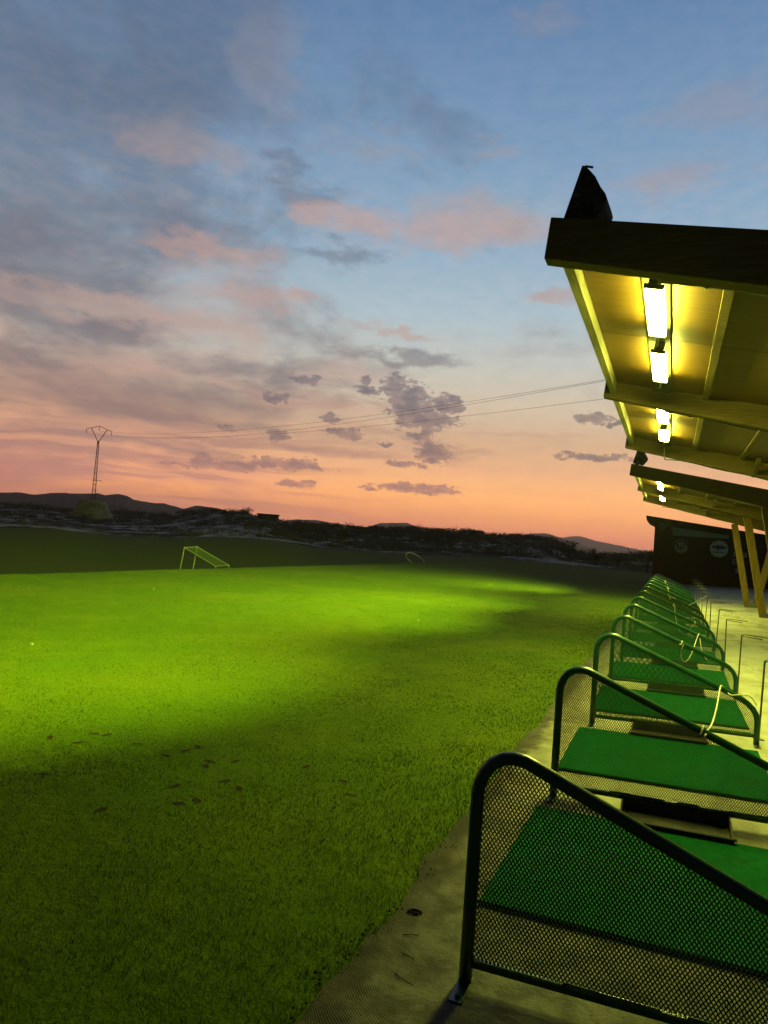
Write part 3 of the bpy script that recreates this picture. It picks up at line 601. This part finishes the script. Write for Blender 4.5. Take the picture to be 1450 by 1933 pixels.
# ------------------------------------------------------------------ roofs over the bays
def zb(x): return 3.545-.215*(x+.883)         # beam underside
def zt(x): return 3.822-.172*(x+.86)          # beam top
def zs(x): return 3.722-.180*(x+.73)          # soffit
XE = 4.4
def make_roof(ystart, xo, lab, nb=3):
    root = thing('canopy_roof', lab, 'canopy', (xo, ystart, 0), 'timber canopies over the tee bays')
    SP = 4.31
    for i in range(nb):
        y = i*SP; mb = MB()
        xs = [-.883+(XE+.883)*k/12 for k in range(13)]
        mb.prism([(x, zb(x)) for x in xs]+[(x, zt(x)) for x in reversed(xs[1:])]+[(-.856, zt(-.856))], y-.065, y+.065)
        mb.build('beam', M_beam, root, bevel=.006)
        # V shaped timber post
        for (xa, za, xb_, zb_) in ((2.47+.17, .10, 1.93+.17, zb(2.1)-.003), (2.69+.17, .10, 3.2+.17, zb(3.37)-.003)):
            mb = MB(); mb.bar((xa, y, za), (xb_, y, zb_+.0), .11, .20, (1, 0, .2)); mb.build('post_leg', M_post, root, bevel=.006)
        mb = MB(); mb.box(2.55, 2.95, y-.085, y+.085, .08, .115); mb.box(2.60, 2.90, y-.075, y-.066, .115, .24); mb.build('post_shoe', M_steel, root)
        if i:
            mb = MB(); mb.bar((1.22, y-.075, zb(1.22)+.06), (1.22, y-.60, zs(1.22)-.07), .06, .07); mb.build('knee_brace', M_beam, root)
        # cable clipped along the lower edge of the beam
        yy = y+(.085 if i < nb-1 else .085); mb = MB(); pts = [(x, yy, zb(x)+.006+.008*math.sin(x*7)) for x in [-.18+k*.25 for k in range(16)]]
        if i == nb-1: pts = [(-.215, y-.35, zs(-.2)-.12), (-.215, y-.12, zb(-.2)+.03), (-.20, y+.03, zb(-.2)-.045), (-.12, y+.085, zb(-.1)-.02)]+pts[1:]
        mb.tube(pts, .011, 8)
        for k in range(7): x = .1+k*.55; mb.box(x, x+.025, yy-.018, yy+.016, zb(x)-.012, zb(x)+.03)
        mb.build('cable', M_conduit if i != 1 else M_cable, root)
    for i in range(nb-1):
        ya, yb = i*SP+.067, (i+1)*SP-.067
        for j, (pa, pb) in enumerate(((ya, (ya+yb)/2-.004), ((ya+yb)/2+.004, yb))):
            mb = MB(); mb.prism([(-.728, zs(-.728)), (XE, zs(XE)), (XE, zs(XE)+.022), (-.728, zs(-.728)+.022)], pa, pb); mb.build('soffit_board', M_soffit, root)
        mb = MB(); mb.prism([(-.80, zs(-.80)+.026), (XE, zs(XE)+.026), (XE, zs(XE)+.062), (-.80, zs(-.80)+.062)], ya, yb); mb.build('roof_sheet', M_roof, root)
        mb = MB(); mb.prism([(-.800, 3.585), (-.733, 3.585), (-.733, zs(-.73)-.002), (-.733, 3.745), (-.800, 3.755)], ya, yb); mb.build('fascia', M_fascia, root)
        mb = MB(); mb.prism([(-.305, zs(-.305)-.036), (-.115, zs(-.115)-.036), (-.115, zs(-.115)-.002), (-.305, zs(-.305)-.002)], ya, yb); mb.build('lamp_board', M_board, root)
        for x in (.235, .98, 1.72, 2.46, 3.2):
            mb = MB(); mb.prism([(x, zs(x)-.045), (x+.065, zs(x+.065)-.045), (x+.065, zs(x+.065)-.002), (x, zs(x)-.002)], ya, yb); mb.build('purlin', M_beam, root)
        # horizontal conduit behind the first beam
        mb = MB(); mb.tube([(-.05, ya+.03, zb(-.05)+.03), (.235, ya+.03, zb(.235)+.03)], .009, 8); mb.build('conduit', M_conduit, root)
    return root
RY1, RY2 = 4.58, 17.86
make_roof(RY1, 0, 'nearer timber canopy with lit tube lamps, at the right edge')
make_roof(RY2, -.17, 'farther and smaller timber canopy on V shaped posts')

# strip lamps
def make_lamp():
    root = thing('strip_lamp', '', 'lamp', group='lit tube lamps under the canopies')
    mb = MB(); mb.box(-.045, .045, -.60, .60, .030, .096); mb.box(-.069, .069, -.60, -.567, .0, .0295); mb.box(-.069, .069, .567, .60, .0, .0295); mb.build('housing', M_housing, root, bevel=.003)
    mb = MB(); n = 10; prof = [(.070*math.cos(math.pi+math.pi*k/n), .0285-.008-.011*math.sin(math.pi*k/n)) for k in range(n+1)]+[(.070, .0285), (-.070, .0285)]
    mb.prism(prof, -.565, .565); mb.build('diffuser', M_lamp, root, True)
    mb = MB(); mb.tube([(.0, .60, .03), (.0, .68, .030), (0, .76, .018), (0, .80, -.01)], .010, 8); mb.build('lead', M_conduit, root, True)
    root.rotation_euler = (0, .18, 0)
    return root
l0 = make_lamp(); LL = []
names = ['longest lit lamp under the nearer canopy, closest to the viewer', 'second lit lamp of the nearer canopy, before its middle beam', 'third lit lamp, just past the middle beam of the nearer canopy', 'last and smallest lit lamp of the nearer canopy',
         'first lit lamp under the farther canopy', 'lit lamp of the farther canopy just before its middle beam', 'lit lamp just past the middle beam of the farther canopy', 'last lit lamp of the farther canopy, nearest the hut']
for k, (x, y) in enumerate([(-.217, 5.67), (-.217, 7.34), (-.217, 9.88), (-.217, 11.54), (-.387, 18.95), (-.387, 20.65), (-.387, 23.25), (-.387, 24.9)]):
    o = l0 if k == 0 else copy_tree(l0); o.location = (x, y, 3.50); o['label'] = names[k]

# floodlights on the canopy corners
prof = [(-.784, 3.862), (-.673, 4.239), (-.662, 4.226), (-.63, 4.19), (-.601, 4.155), (-.557, 4.072), (-.523, 4.025), (-.512, 3.985), (-.525, 3.94), (-.615, 3.83)]
def make_flood():
    root = thing('floodlight', '', 'floodlight', (0, 0, 0), 'floodlights on the canopy corners')
    fx = lambda z: -.784+(z-3.862)*.2944
    P_ = [(fx(z)+(x-fx(z))*.97+.65, z-3.80) for x, z in prof]; Wd = .14; n = len(P_)
    a = Vector((P_[0][0], 0, P_[0][1])); b_ = Vector((P_[1][0], 0, P_[1][1])); d = (b_-a).normalized(); nn_ = Vector((-d.z, 0, d.x))
    mb = MB()                         # open shell: curved back, two cheeks, a bottom lip
    for i in range(1, n): p, q_ = P_[i], P_[(i+1) % n]; mb.add([(p[0], -Wd, p[1]), (p[0], Wd, p[1]), (q_[0], Wd, q_[1]), (q_[0], -Wd, q_[1])], [(0, 1, 2, 3)])
    for y in (-Wd, Wd): mb.add([(x, y, z) for x, z in P_], [tuple(range(n))])
    o = mb.build('housing', M_fl, root); md = o.modifiers.new('skin', 'SOLIDIFY'); md.thickness = .004; md.offset = 0
    mb = MB(); c_ = a+d*.190-nn_*.080; hv = d*.062; wv = Vector((0, Wd-.03, 0)); mb.add([c_-hv-wv, c_+hv-wv, c_+hv+wv, c_-hv+wv, c_-hv-wv-nn_*.012, c_+hv-wv-nn_*.012, c_+hv+wv-nn_*.012, c_-hv+wv-nn_*.012], [(0, 1, 2, 3), (7, 6, 5, 4), (0, 4, 5, 1), (1, 5, 6, 2), (2, 6, 7, 3), (3, 7, 4, 0)]); mb.build('bulb', M_flood, root)
    mb = MB()
    for s in (-1, 1): mb.bar(a+nn_*.008+Vector((0, s*(Wd-.012), 0)), b_+nn_*.008+Vector((0, s*(Wd-.012), 0)), .024, .026, nn_)
    for e in (a+d*.012, b_-d*.012): mb.bar(e+nn_*.008+Vector((0, -Wd+.024, 0)), e+nn_*.008+Vector((0, Wd-.024, 0)), .024, .026, nn_)
    mb.build('face_frame', M_fl, root)
    mb = MB(); m_ = a+d*.19; mb.bar(m_+Vector((-.012, -Wd-.006, 0)), m_+Vector((.04, -Wd-.006, -.01)), .012, .022); mb.bar(b_+Vector((.0, -Wd-.004, -.004)), b_+Vector((.055, -Wd-.004, -.022)), .010, .012)
    mb.build('latch', M_steel, root)
    mb = MB(); mb.bar((-.02, -Wd-.01, .0), (-.02, -Wd-.01, .12), .03, .006, (0, 1, 0)); mb.bar((-.02, Wd+.01, .0), (-.02, Wd+.01, .12), .03, .006, (0, 1, 0)); mb.tube([(-.02, -Wd-.02, .10), (-.02, -Wd-.005, .10)], .022, 10)
    mb.tube([(-.16, -.12, .03), (-.13, -.12, .05), (-.10, -.12, .03), (-.04, -.1, .02)], .008, 6)
    mb.build('bracket', M_fl, root)
    return root
f0 = make_flood(); f0.location = (-.65, 4.70+.14, 3.80); f0['label'] = 'large rusty floodlight tilted on the nearer canopy corner'
f0.rotation_euler = (0, 0, R(-4)); f1 = copy_tree(f0); f1.rotation_euler = (0, 0, R(-12)); f1.location = (-.65-.17, 17.9+.14, 3.80)
fill2 = copy_tree(f0); fill2.location = (-.65, 13.05, 3.80); fill2['label'] = 'added unseen floodlight on the far corner of the nearer canopy'  # added floodlight, hidden by the canopy, fills the lawn between the others
fill3 = copy_tree(f0); fill3.location = (-.65-.17, 26.4, 3.80); fill3['label'] = 'added unseen floodlight on the far corner of the farther canopy, closest to the hut'  # second added floodlight, carries the lit band on towards the hut
for fo, pw_, yawf in ((f0, BEAMS[0], 10), (fill2, BEAMS[1], 4), (f1, BEAMS[2], 4), (fill3, BEAMS[3], 10)):      # one projected beam per floodlight, the two added ones included, aimed over the field
    ld = bpy.data.lights.new('floodlight_beam', 'SPOT'); ld.energy = pw_; ld.color = (.80, 1.0, .03); ld.spot_size = R(122); ld.spot_blend = 1.0; ld.shadow_soft_size = .09
    lo = bpy.data.objects.new('floodlight_beam', ld); COL.objects.link(lo)
    lo.location = (fo.location.x-.16, fo.location.y, fo.location.z+.27)
    lo.rotation_euler = Vector((-math.cos(R(yawf)), math.sin(R(yawf)), -math.tan(R(3)))).to_track_quat('-Z', 'Y').to_euler()
for ch in f1.children:
    if ch.name.startswith('bulb'): ch.data = ch.data.copy(); ch.data.materials[0] = M_flood2; f1.location = (-.65-.17, 17.9+.14, 3.80); f1['label'] = 'small looking floodlight on the farther canopy corner'

# ------------------------------------------------------------------ hut at the end of the range
YB = 44.
hut = thing('wooden_hut', 'dark reddish wooden hut with sloping roof closing the row', 'hut', (0, YB, 0))
def rz_(x): return 3.92-.115*(x+1.52)
mb = MB(); mb.prism([(-1.0, .02), (9., .3), (9., rz_(9)-.26), (-1.0, 3.40)], 0, 5.5)
mb.build('wall', M_shack, hut)
mb = MB(); mb.prism([(-1.52, 3.95), (-1.47, 3.66), (-1.02, 3.44), (9.3, rz_(9.3)-.24), (9.3, rz_(9.3)+.03)], -.10, 6.); mb.build('roof', M_shackroof, hut)
mb = MB()
for k in range(34): x = -.98+k*.29; mb.box(x, x+.035, -.018, -.002, .12+.03*k*.29, 3.38-.115*(x+1))
mb.build('cover_strips', M_shack, hut)
YS = YB-.02
mb = MB(); mb.box(0, 2.96, YS-.04, YS, 2.86, 3.36); o = mb.build('banner_board', M_banner); tag(o, 'long faded green board sign high on the dark hut', 'sign')
mb = MB(); x = .16
mb.box(.15, 2.8, YS-.0435, YS-.0405, 2.97, 2.975); mb.box(.15, .155, YS-.0435, YS-.0405, 2.975, 3.3)
while x < 2.75:
    w_ = random.uniform(.04, .11); mb.box(x, x+w_, YS-.046, YS-.0405, 3.12, 3.12+random.choice((.1, .13, .16))); x += w_+.035
x = .16
while x < 2.0:
    w_ = random.uniform(.03, .08); mb.box(x, x+w_, YS-.046, YS-.0405, 2.98, 2.98+random.choice((.04, .05, .07))); x += w_+.03
mb.build('faded_lettering', M_bannertxt, o)
# round emblem with two letters and an arc of writing above
em = thing('round_emblem', 'round grey emblem with dark interlaced letters on the hut', 'sign', (.48, YS, 2.19))
mb = MB(); mb.disc((0, 0), .36, 0, 48, .03); mb.build('disc', M_signgrey, em)
mb = MB()
for rr in (.345, .30):
    pts = [(rr*math.cos(a*math.pi/24), -.033, rr*math.sin(a*math.pi/24)) for a in range(49)]; mb.tube(pts, .010, 5)
# N and F
mb.box(-.21, -.165, -.042, -.031, -.2, .2); mb.box(-.03, .015, -.042, -.031, -.22, .22); mb.bar((-.19, -.037, .2), (-.01, -.037, -.2), .010, .05, (1, 0, .5))
mb.box(.075, .12, -.042, -.031, -.22, .2); mb.box(.12, .26, -.042, -.031, -.02, .03); mb.bar((.10, -.037, .2), (.25, -.037, .12), .010, .05, (1, 0, 1))
mb.build('letters', M_signdark, em)
mb = MB()
for a in range(35, 150, 7):
    t = R(a); rr = .45; mb.box(rr*math.cos(t)-.02, rr*math.cos(t)+.02, -.02, -.004, rr*math.sin(t)-.028, rr*math.sin(t)+.028)
mb.build('arc_lettering', M_signgrey, em)
sg = thing('round_sign', 'round pale blue sign with dark lens shaped picture', 'sign', (2.49, YS, 2.25))
mb = MB(); mb.disc((0, 0), .48, 0, 48, .03); mb.build('disc', M_signblue, sg)
mb = MB(); n = 24; top = [(-.40+.80*k/n, .06+.17*math.sin(math.pi*k/n)**.6*(1-.25*k/n)) for k in range(n+1)]; bot = [(.40-.80*k/n, .06-.07*math.sin(math.pi*k/n)) for k in range(1, n)]
mb.prism(list(reversed(top+bot)), -.036, -.031)
mb.box(-.10, -.02, -.036, -.031, -.13, -.02); x = -.3
while x < .3: w_ = random.uniform(.03, .08); mb.box(x, x+w_, -.036, -.031, -.24, -.18); x += w_+.03
mb.build('picture', M_navy, sg)
for (x0, x1, z0, z1, lab) in [(3.22, 3.92, 1.86, 2.12, 'wide white notice on the hut wall, topmost of three'), (3.22, 3.6, 1.42, 1.74, 'pale square notice on the hut wall, middle of three'), (3.4, 3.58, .95, 1.25, 'narrow pale notice on the hut wall, lowest of three')]:
    mb = MB(); mb.box(x0, x1, YS-.02, YS, z0, z1); o = mb.build('notice', M_paper); tag(o, lab, 'notice', 'notices on the hut wall')
    mb = MB(); mb.box(x0+.06, x1-.06, YS-.024, YS-.0205, z0+(z1-z0)*.55, z0+(z1-z0)*.75); mb.box(x0+.06, x1-.1, YS-.024, YS-.0205, z0+(z1-z0)*.25, z0+(z1-z0)*.4); mb.build('print', M_signdark, o)
bx = thing('wall_lamp', 'small pale unlit lamp box under the hut eaves', 'lamp', (-.56, YS, 3.36))
mb = MB(); mb.box(-.12, .12, -.12, 0, -.14, .16); mb.build('case', M_paper, bx, bevel=.02); mb = MB(); mb.disc((0, -.01), .07, -.121, 16, .012); mb.build('lens', M_white, bx)

# ------------------------------------------------------------------ goal, hoop
gl = thing('goal_frame', 'white tilted goal frame with net standing beyond the lit lawn', 'goal', (-16.5, 20.7, -.22))
TL, TR, BR, BL = (0, .08, .86), (0, 1.01, .89), (0, 2.82, .18), (0, 1.94, .15)
TL = (-.1, .08, .86); TR = (-.25, 1.01, .89)
mb = MB()
for a, b_ in ((TL, TR), (TR, BR), (BR, BL), (BL, TL)): mb.tube([a, b_], .016, 8)
for p_ in (TL, TR, BR, BL): mb.tube([Vector(p_)-Vector((0, 0, .03)), Vector(p_)+Vector((0, 0, .03))], .024, 8)
mb.build('frame', M_white, gl)
for a, b_ in ((TL, (.05, -.27, -.06)), (TR, (-.1, .67, -.06))):
    mb = MB(); mb.tube([a, b_], .018, 8); mb.build('leg', M_white, gl)
for a in (BL, BR):
    mb = MB(); mb.tube([a, (a[0], a[1]-.03, -.06)], .022, 8); mb.build('leg', M_white, gl)
mb = MB(); A_, B_, C_, D_ = map(Vector, (TL, TR, BR, BL)); N_ = 16
for k in range(1, N_): t = k/N_; mb.tube([A_.lerp(D_, t), B_.lerp(C_, t)], .005, 4); 
for k in range(1, 9): t = k/9; mb.tube([A_.lerp(B_, t), D_.lerp(C_, t)], .005, 4)
mb.build('net', M_net, gl)
hp = thing('hoop_target', 'thin pale oval hoop leaning at the far lawn edge', 'target', (-16.4, 43.5, -.3))
mb = MB(); pts = []
for k in range(33):
    a = 2*math.pi*k/32; u = math.cos(a); w_ = math.sin(a); pts.append((.2*w_, 1.9+1.9*u, .38-.42*u+.26*w_))
mb.tube(pts, .026, 6); mb.build('rim', M_hoop, hp, True)
mb = MB(); mb.tube([(.0, .3, -.1), (0, .1, .75)], .015, 6); mb.tube([(.0, 3.4, -.1), (.1, 2.9, .35)], .015, 6); mb.build('stake', M_net, hp)

# ------------------------------------------------------------------ mound, pylon, power lines
def pol(az, r): return r*math.sin(R(az)), r*math.cos(R(az))
MX, MY = pol(-45.6, 157); mz0 = CZ+157*math.tan(R(-1.3)); mz1 = CZ+157*math.tan(R(.98))
mb = MB(); n = 72; rows = [(0, 5.6), (.12, 5.15), (.45, 4.1), (.8, 3.0), (.95, 2.55), (1., 2.25)]; vs = []
for t, rr in rows:
    for k in range(n):
        a = 2*math.pi*k/n; q_ = rr*(1+.10*(float(fbm(math.cos(a)*3+9, math.sin(a)*3+t*4, 41))-.5)*2); vs.append((q_*math.cos(a), q_*math.sin(a), (mz1-mz0)*t+(.25*random.random() if 0 < t < 1 else 0)))
vs.append((0, 0, mz1-mz0+.05)); fs = [(i*n+k, i*n+(k+1) % n, (i+1)*n+(k+1) % n, (i+1)*n+k) for i in range(len(rows)-1) for k in range(n)]+[((len(rows)-1)*n+k, (len(rows)-1)*n+(k+1) % n, len(vs)-1) for k in range(n)]
mb.add(vs, fs); tag(mb.build('mound', M_mound, loc=(MX, MY, mz0)), kind='structure')
pr = thing('lattice_pylon', 'thin lattice power pylon with forked top on the mound', 'pylon', (MX, MY, mz1), rz=math.atan2(MX, -MY)*0+R(45.6))
H_ = 15.6; mb = MB()
def sq(z): w_ = .36-.24*min(z/12.6, 1); return [(-w_, -w_), (w_, -w_), (w_, w_), (-w_, w_)]
NZ = 22; zz = [12.6*(k/NZ) for k in range(NZ+1)]
for c_ in range(4): mb.bar((*sq(0)[c_], 0), (*sq(12.6)[c_], 12.6), .095, .095)
for k in range(NZ):
    for c_ in range(4):
        a, b_ = sq(zz[k])[c_], sq(zz[k+1])[(c_+1) % 4]
        if k % 2: a, b_ = sq(zz[k])[(c_+1) % 4], sq(zz[k+1])[c_]
        mb.bar((*a, zz[k]), (*b_, zz[k+1]), .045, .045)
        if k % 2 == 0: mb.bar((*sq(zz[k])[c_], zz[k]), (*sq(zz[k])[(c_+1) % 4], zz[k]), .05, .05)
mb.build('mast', M_pyl, pr)
mb = MB()
for s in (-1, 1):
    mb.bar((s*.12, 0, 12.5), (s*1.55, 0, 15.2), .13, .13); mb.bar((s*1.55, 0, 15.2), (s*2.45, 0, 14.95), .10, .10); mb.bar((s*1.55, 0, 15.2), (0, 0, 15.75), .10, .10)
mb.box(-.2, .2, -.15, .15, 12.0, 12.6); mb.build('forked_head', M_pyl, pr)
mb = MB(); mb.bar((-.7, 0, 4.3), (1.3, 0, 4.3), .09, .09); mb.bar((1.3, 0, 4.3), (1.5, 0, 3.9), .06, .06); mb.build('guard_bar', M_pyl, pr)
ins = [(-2.42, 14.93), (0, 15.7), (2.42, 14.93)]
for x, z in ins:
    mb = MB(); mb.tube([(x, 0, z), (x, 0, z-.25)], .03, 6)
    for k in range(4): mb.tube([(x, 0, z-.28-.13*k), (x, 0, z-.34-.13*k)], .10, 10)
    mb.tube([(x, 0, z-.7), (x, 0, z-.95)], .05, 6); mb.build('insulator', M_insul, pr)
ca, sa = math.cos(R(45.6)), math.sin(R(45.6))
D0 = Vector((107.4, -59.8)); Nn = Vector((.487, .873))
for k, ((x, z), nm) in enumerate(zip(ins, ('lowest', 'middle', 'highest'))):
    px_, py_ = MX+x*ca, MY+x*sa; off = (1-k)*-2.3*1.0
    zt0 = mz1+z-.97
    pts = []
    for s in range(41):
        t = 1.7*s/40; lat = Vector((px_-MX, py_-MY))*(1-min(t, 1))+Nn*(-(1-k)*-2.3)*min(t, 1)
        pts.append((MX+D0.x*t+lat.x, MY+D0.y*t+lat.y, zt0-12.7*t+7.3*t*t))
    mb = MB(); mb.tube(pts, .012, 5)
    tag(mb.build('power_line', M_cable), f'thin power line crossing the sky to the right, {("uppermost where it meets the canopy", "middle of the three", "lowest where it meets the canopy")[2-k]}', 'power line', 'power lines from the pylon')

# ------------------------------------------------------------------ far hills
def hill(prof_, r, depth, seed, el0=-1.2):
    a = np.arange(prof_[0][0], prof_[-1][0], .12); e = np.interp(a, [p[0] for p in prof_], [p[1] for p in prof_])
    e = e+(fbm(a*2.5, a*0, seed, 5)-.47)*.10
    rows_ = np.linspace(-1, 1, 17); V = []
    for t in rows_:
        rr = r+depth*t*(1+.0*a); f = 1-abs(t)**1.3
        top = CZ+r*np.tan(np.radians(e)); bot = -12.
        z = bot+(top-bot)*f*(1+(fbm(a*1.6+t*3, a*.0+t*6, seed+5, 4)-.47)*.5*abs(t))
        V.append(np.stack([rr*np.sin(np.radians(a)), rr*np.cos(np.radians(a)), z], 1))
    n_ = len(a); V = np.vstack(V); i, j = np.meshgrid(np.arange(len(rows_)-1), np.arange(n_-1), indexing='ij')
    Fq = np.stack([i*n_+j, i*n_+j+1, (i+1)*n_+j+1, (i+1)*n_+j], -1).reshape(-1, 4)
    o = npmesh('hill', V, Fq, None, M_hill, None, True); tag(o, kind='structure')
hill([(-75, .7), (-62, 1.0), (-55.73, .84), (-51.86, 1.02), (-50.58, 1.18), (-49.63, 1.07), (-48.77, 1.27), (-47.88, 1.39), (-46.23, 1.46), (-45.31, 1.59), (-44.77, 1.47), (-43.87, 1.68), (-43.21, 1.57), (-42.72, 1.32), (-41.21, 1.16), (-40.5, 1.22), (-38.86, .89), (-37.99, 1.26), (-36.75, 1.23), (-35.39, .95), (-33.77, .69), (-31.59, .21), (-29, -.8)], 800, 280, 51)
hill([(-36, -.6), (-31.61, .42), (-29.91, .77), (-28.17, .81), (-26.41, .64), (-24.2, .55), (-22.91, .98), (-20.72, 1.14), (-19.82, .85), (-18.04, .54), (-15.84, .1), (-14, -.6)], 1500, 350, 57)
hill([(-14.5, -.5), (-12.4, .3), (-10.75, .94), (-9.5, 1.11), (-8.24, .78), (-6.57, .3), (-5.34, -.02), (-4.12, -.43)], 1700, 350, 63)
hill([(-15, -.4), (-10.69, .2), (-9.05, .65), (-7.83, .92), (-6.82, 1.05), (-5.38, .73), (-3.78, .51), (-2.6, .35), (-.29, .12), (6, .1)], 2700, 350, 69)

# shed, box on the ridge
def ground_at(az, r): x, y = pol(az, r); return x, y, float(terrain(x, y))
x, y, z = ground_at(-32.3, 108); sh = thing('low_shed', 'low flat roofed shed on the ridge against the orange sky', 'shed', (x, y, z-.3), rz=R(32.3-8))
mb = MB(); mb.box(-1.5, 1.5, 0, 2.4, 0, 1.0); mb.build('wall', M_shed, sh); mb = MB(); mb.box(-1.65, 1.65, -.15, 2.55, 1.001, 1.12); mb.build('roof', M_shackroof, sh)
x, y, z = ground_at(-15.33, 106); o = thing('utility_box', 'small black box standing on the ridge skyline', 'box', (x, y, z-.2), rz=R(15))
mb = MB(); mb.box(-.42, .42, -.3, .3, 0, .85); mb.build('cabinet', M_shed, o, bevel=.03); mb = MB(); mb.box(-.47, .47, -.35, .35, .852, .92); mb.build('lid', M_shackroof, o)

# ------------------------------------------------------------------ scrub and small trees
def leafcloud(cs, rad, nl, size, flat=.8):
    """cs: centres (n,3); rad (n,); nl leaves each"""
    n = len(cs); N_ = n*nl; d = rng.normal(size=(N_, 3)); d /= np.linalg.norm(d, axis=1, keepdims=True); rr = rng.random(N_)**.45
    c_ = np.repeat(cs, nl, 0)+d*rr[:, None]*np.repeat(rad, nl)[:, None]*np.array([1.25, 1.25, flat])
    s_ = np.repeat(size, nl)*rng.uniform(.5, 1.3, N_)
    a = rng.normal(size=(N_, 3)); a /= np.linalg.norm(a, axis=1, keepdims=True); b_ = np.cross(a, rng.normal(size=(N_, 3))); b_ /= np.linalg.norm(b_, axis=1, keepdims=True)
    a *= s_[:, None]; b_ *= s_[:, None]*.5
    V = np.stack([c_-a, c_+b_*.8, c_+a, c_-b_*.8], 1).reshape(-1, 3); k = np.arange(N_)*4
    return V, np.stack([k, k+1, k+2, k+3], 1), np.repeat(np.repeat(rng.random(n), nl)*.6+rng.random(N_)*.4, 4)
Nb = 3400; az = rng.uniform(-64, 8, Nb); RRb = np.interp(az, RRT[:, 0], RRT[:, 1]); t = rng.random(Nb)**.8*1.02
r = R1+2+(RRb-R1)*t; x = r*np.sin(np.radians(az)); y = r*np.cos(np.radians(az)); dn = fbm(x*.05, y*.05, 77, 4)
keep = (dn > np.where(az < -34, .54, .34)+rng.uniform(-.08, .08, Nb)) | (t < .07) | ((az < -34) & (t > .80) & (t < .97)); keep &= ~(np.hypot(x-MX, y-MY) < 4.6) & ~((x > -1.8) & (x < 10) & (y < 52))
x, y, r, t = x[keep], y[keep], r[keep], t[keep]; sz = rng.uniform(.35, 1.0, len(x))*np.clip(r/90, .75, 2.2)*np.where(t > .9, .55, 1.)
z = terrain(x, y)+sz*.25
V, Fq, tt = leafcloud(np.stack([x, y, z], 1), sz, 64, .11*np.clip(r/85, .8, 2.5), .62)
tag(npmesh('scrub', V, Fq, None, M_leaf, {'tint': tt}), 'dark low scrub covering the bank beyond the lawn', 'scrub', kind='stuff')
def small_tree(az, r, h, spread, lab, leaves=500, cat='tree', name='small_tree', ls=.09):
    x, y, z = ground_at(az, r); root = thing(name, lab, cat, (x, y, z-.1), group='small trees on the far bank')
    mb = MB(); tips = []
    mb.tube([(0, 0, 0), (.05*h, 0, h*.3), (.02*h, .02, h*.6)], [.05*h*.6, .04*h*.6, .02*h*.6], 7)
    for k in range(9):
        a = random.uniform(0, 6.28); e_ = random.uniform(.5, 1.0); s_ = h*random.uniform(.2, .5); p0 = (.04*h, 0, h*random.uniform(.25, .6)); p1 = (spread*math.cos(a)*random.uniform(.4, 1), spread*math.sin(a)*random.uniform(.4, 1), h*random.uniform(.6, 1.0))
        mb.tube([p0, tuple((p0[i]+p1[i])/2+random.uniform(-.05, .05)*h for i in range(3)), p1], [.02*h*.6, .013*h*.6, .006*h*.6], 5); tips.append(p1)
    mb.build('trunk', M_bark, root)
    cs = np.array([tips[i % 9] for i in range(9)]+[tuple(.6*q_ for q_ in t_[:2])+(t_[2]*.85,) for t_ in tips]); V, Fq, tt = leafcloud(cs, np.full(len(cs), spread*.34), leaves//len(cs), np.full(len(cs), ls), .7)
    o = npmesh('crown', V, Fq, None, M_leafd, {'tint': tt}); o.parent = root
for a_ in [(-33.9, 104, 1.7, 1.1, 'bare twiggy tree beside the low shed on the skyline', 420), (-7.62, 70, 2.0, .8, 'slender dark tree standing before the pale far mountain', 420), (-1.75, 62, 2.3, 1.5, 'spreading tree right beside the dark hut wall', 700),
           (-29.71, 104, 1.2, .45, 'thin lone sprig on the ridge right of the shed', 90), (-25.55, 104, 1.5, .6, 'wispy plant poking above the mid ridge', 120), (-26.6, 104, 1.3, .7, 'low wispy bush left of another on the mid ridge', 140),
           (-37.3, 108, 1.2, .9, 'small tree on the left hill crest by the saddle', 200), (-5.6, 66, 1.5, .9, 'round dark bush below the pale far mountain', 420), (-3.9, 64, 1.3, .9, 'bush midway between the far mountain and the hut', 420)]:
    small_tree(*a_)

# ------------------------------------------------------------------ haze
mb = MB(); mb.box(-3300, 3300, -3300, 3300, -14, 130)
hz = mb.build('haze', bpy.data.materials.new('haze')); m = hz.data.materials[0]; m.use_nodes = True; q = G(m.node_tree); q.n.clear()
o_ = q.n.new('ShaderNodeOutputMaterial'); pv = q.n.new('ShaderNodeVolumePrincipled'); pv.inputs['Density'].default_value = 2.4e-4; pv.inputs['Anisotropy'].default_value = .8
pv.inputs['Color'].default_value = (.94, .94, .96, 1); q.l.new(pv.outputs[0], o_.inputs['Volume'])
tag(hz, 'thin evening haze over the whole range', 'haze', kind='stuff')
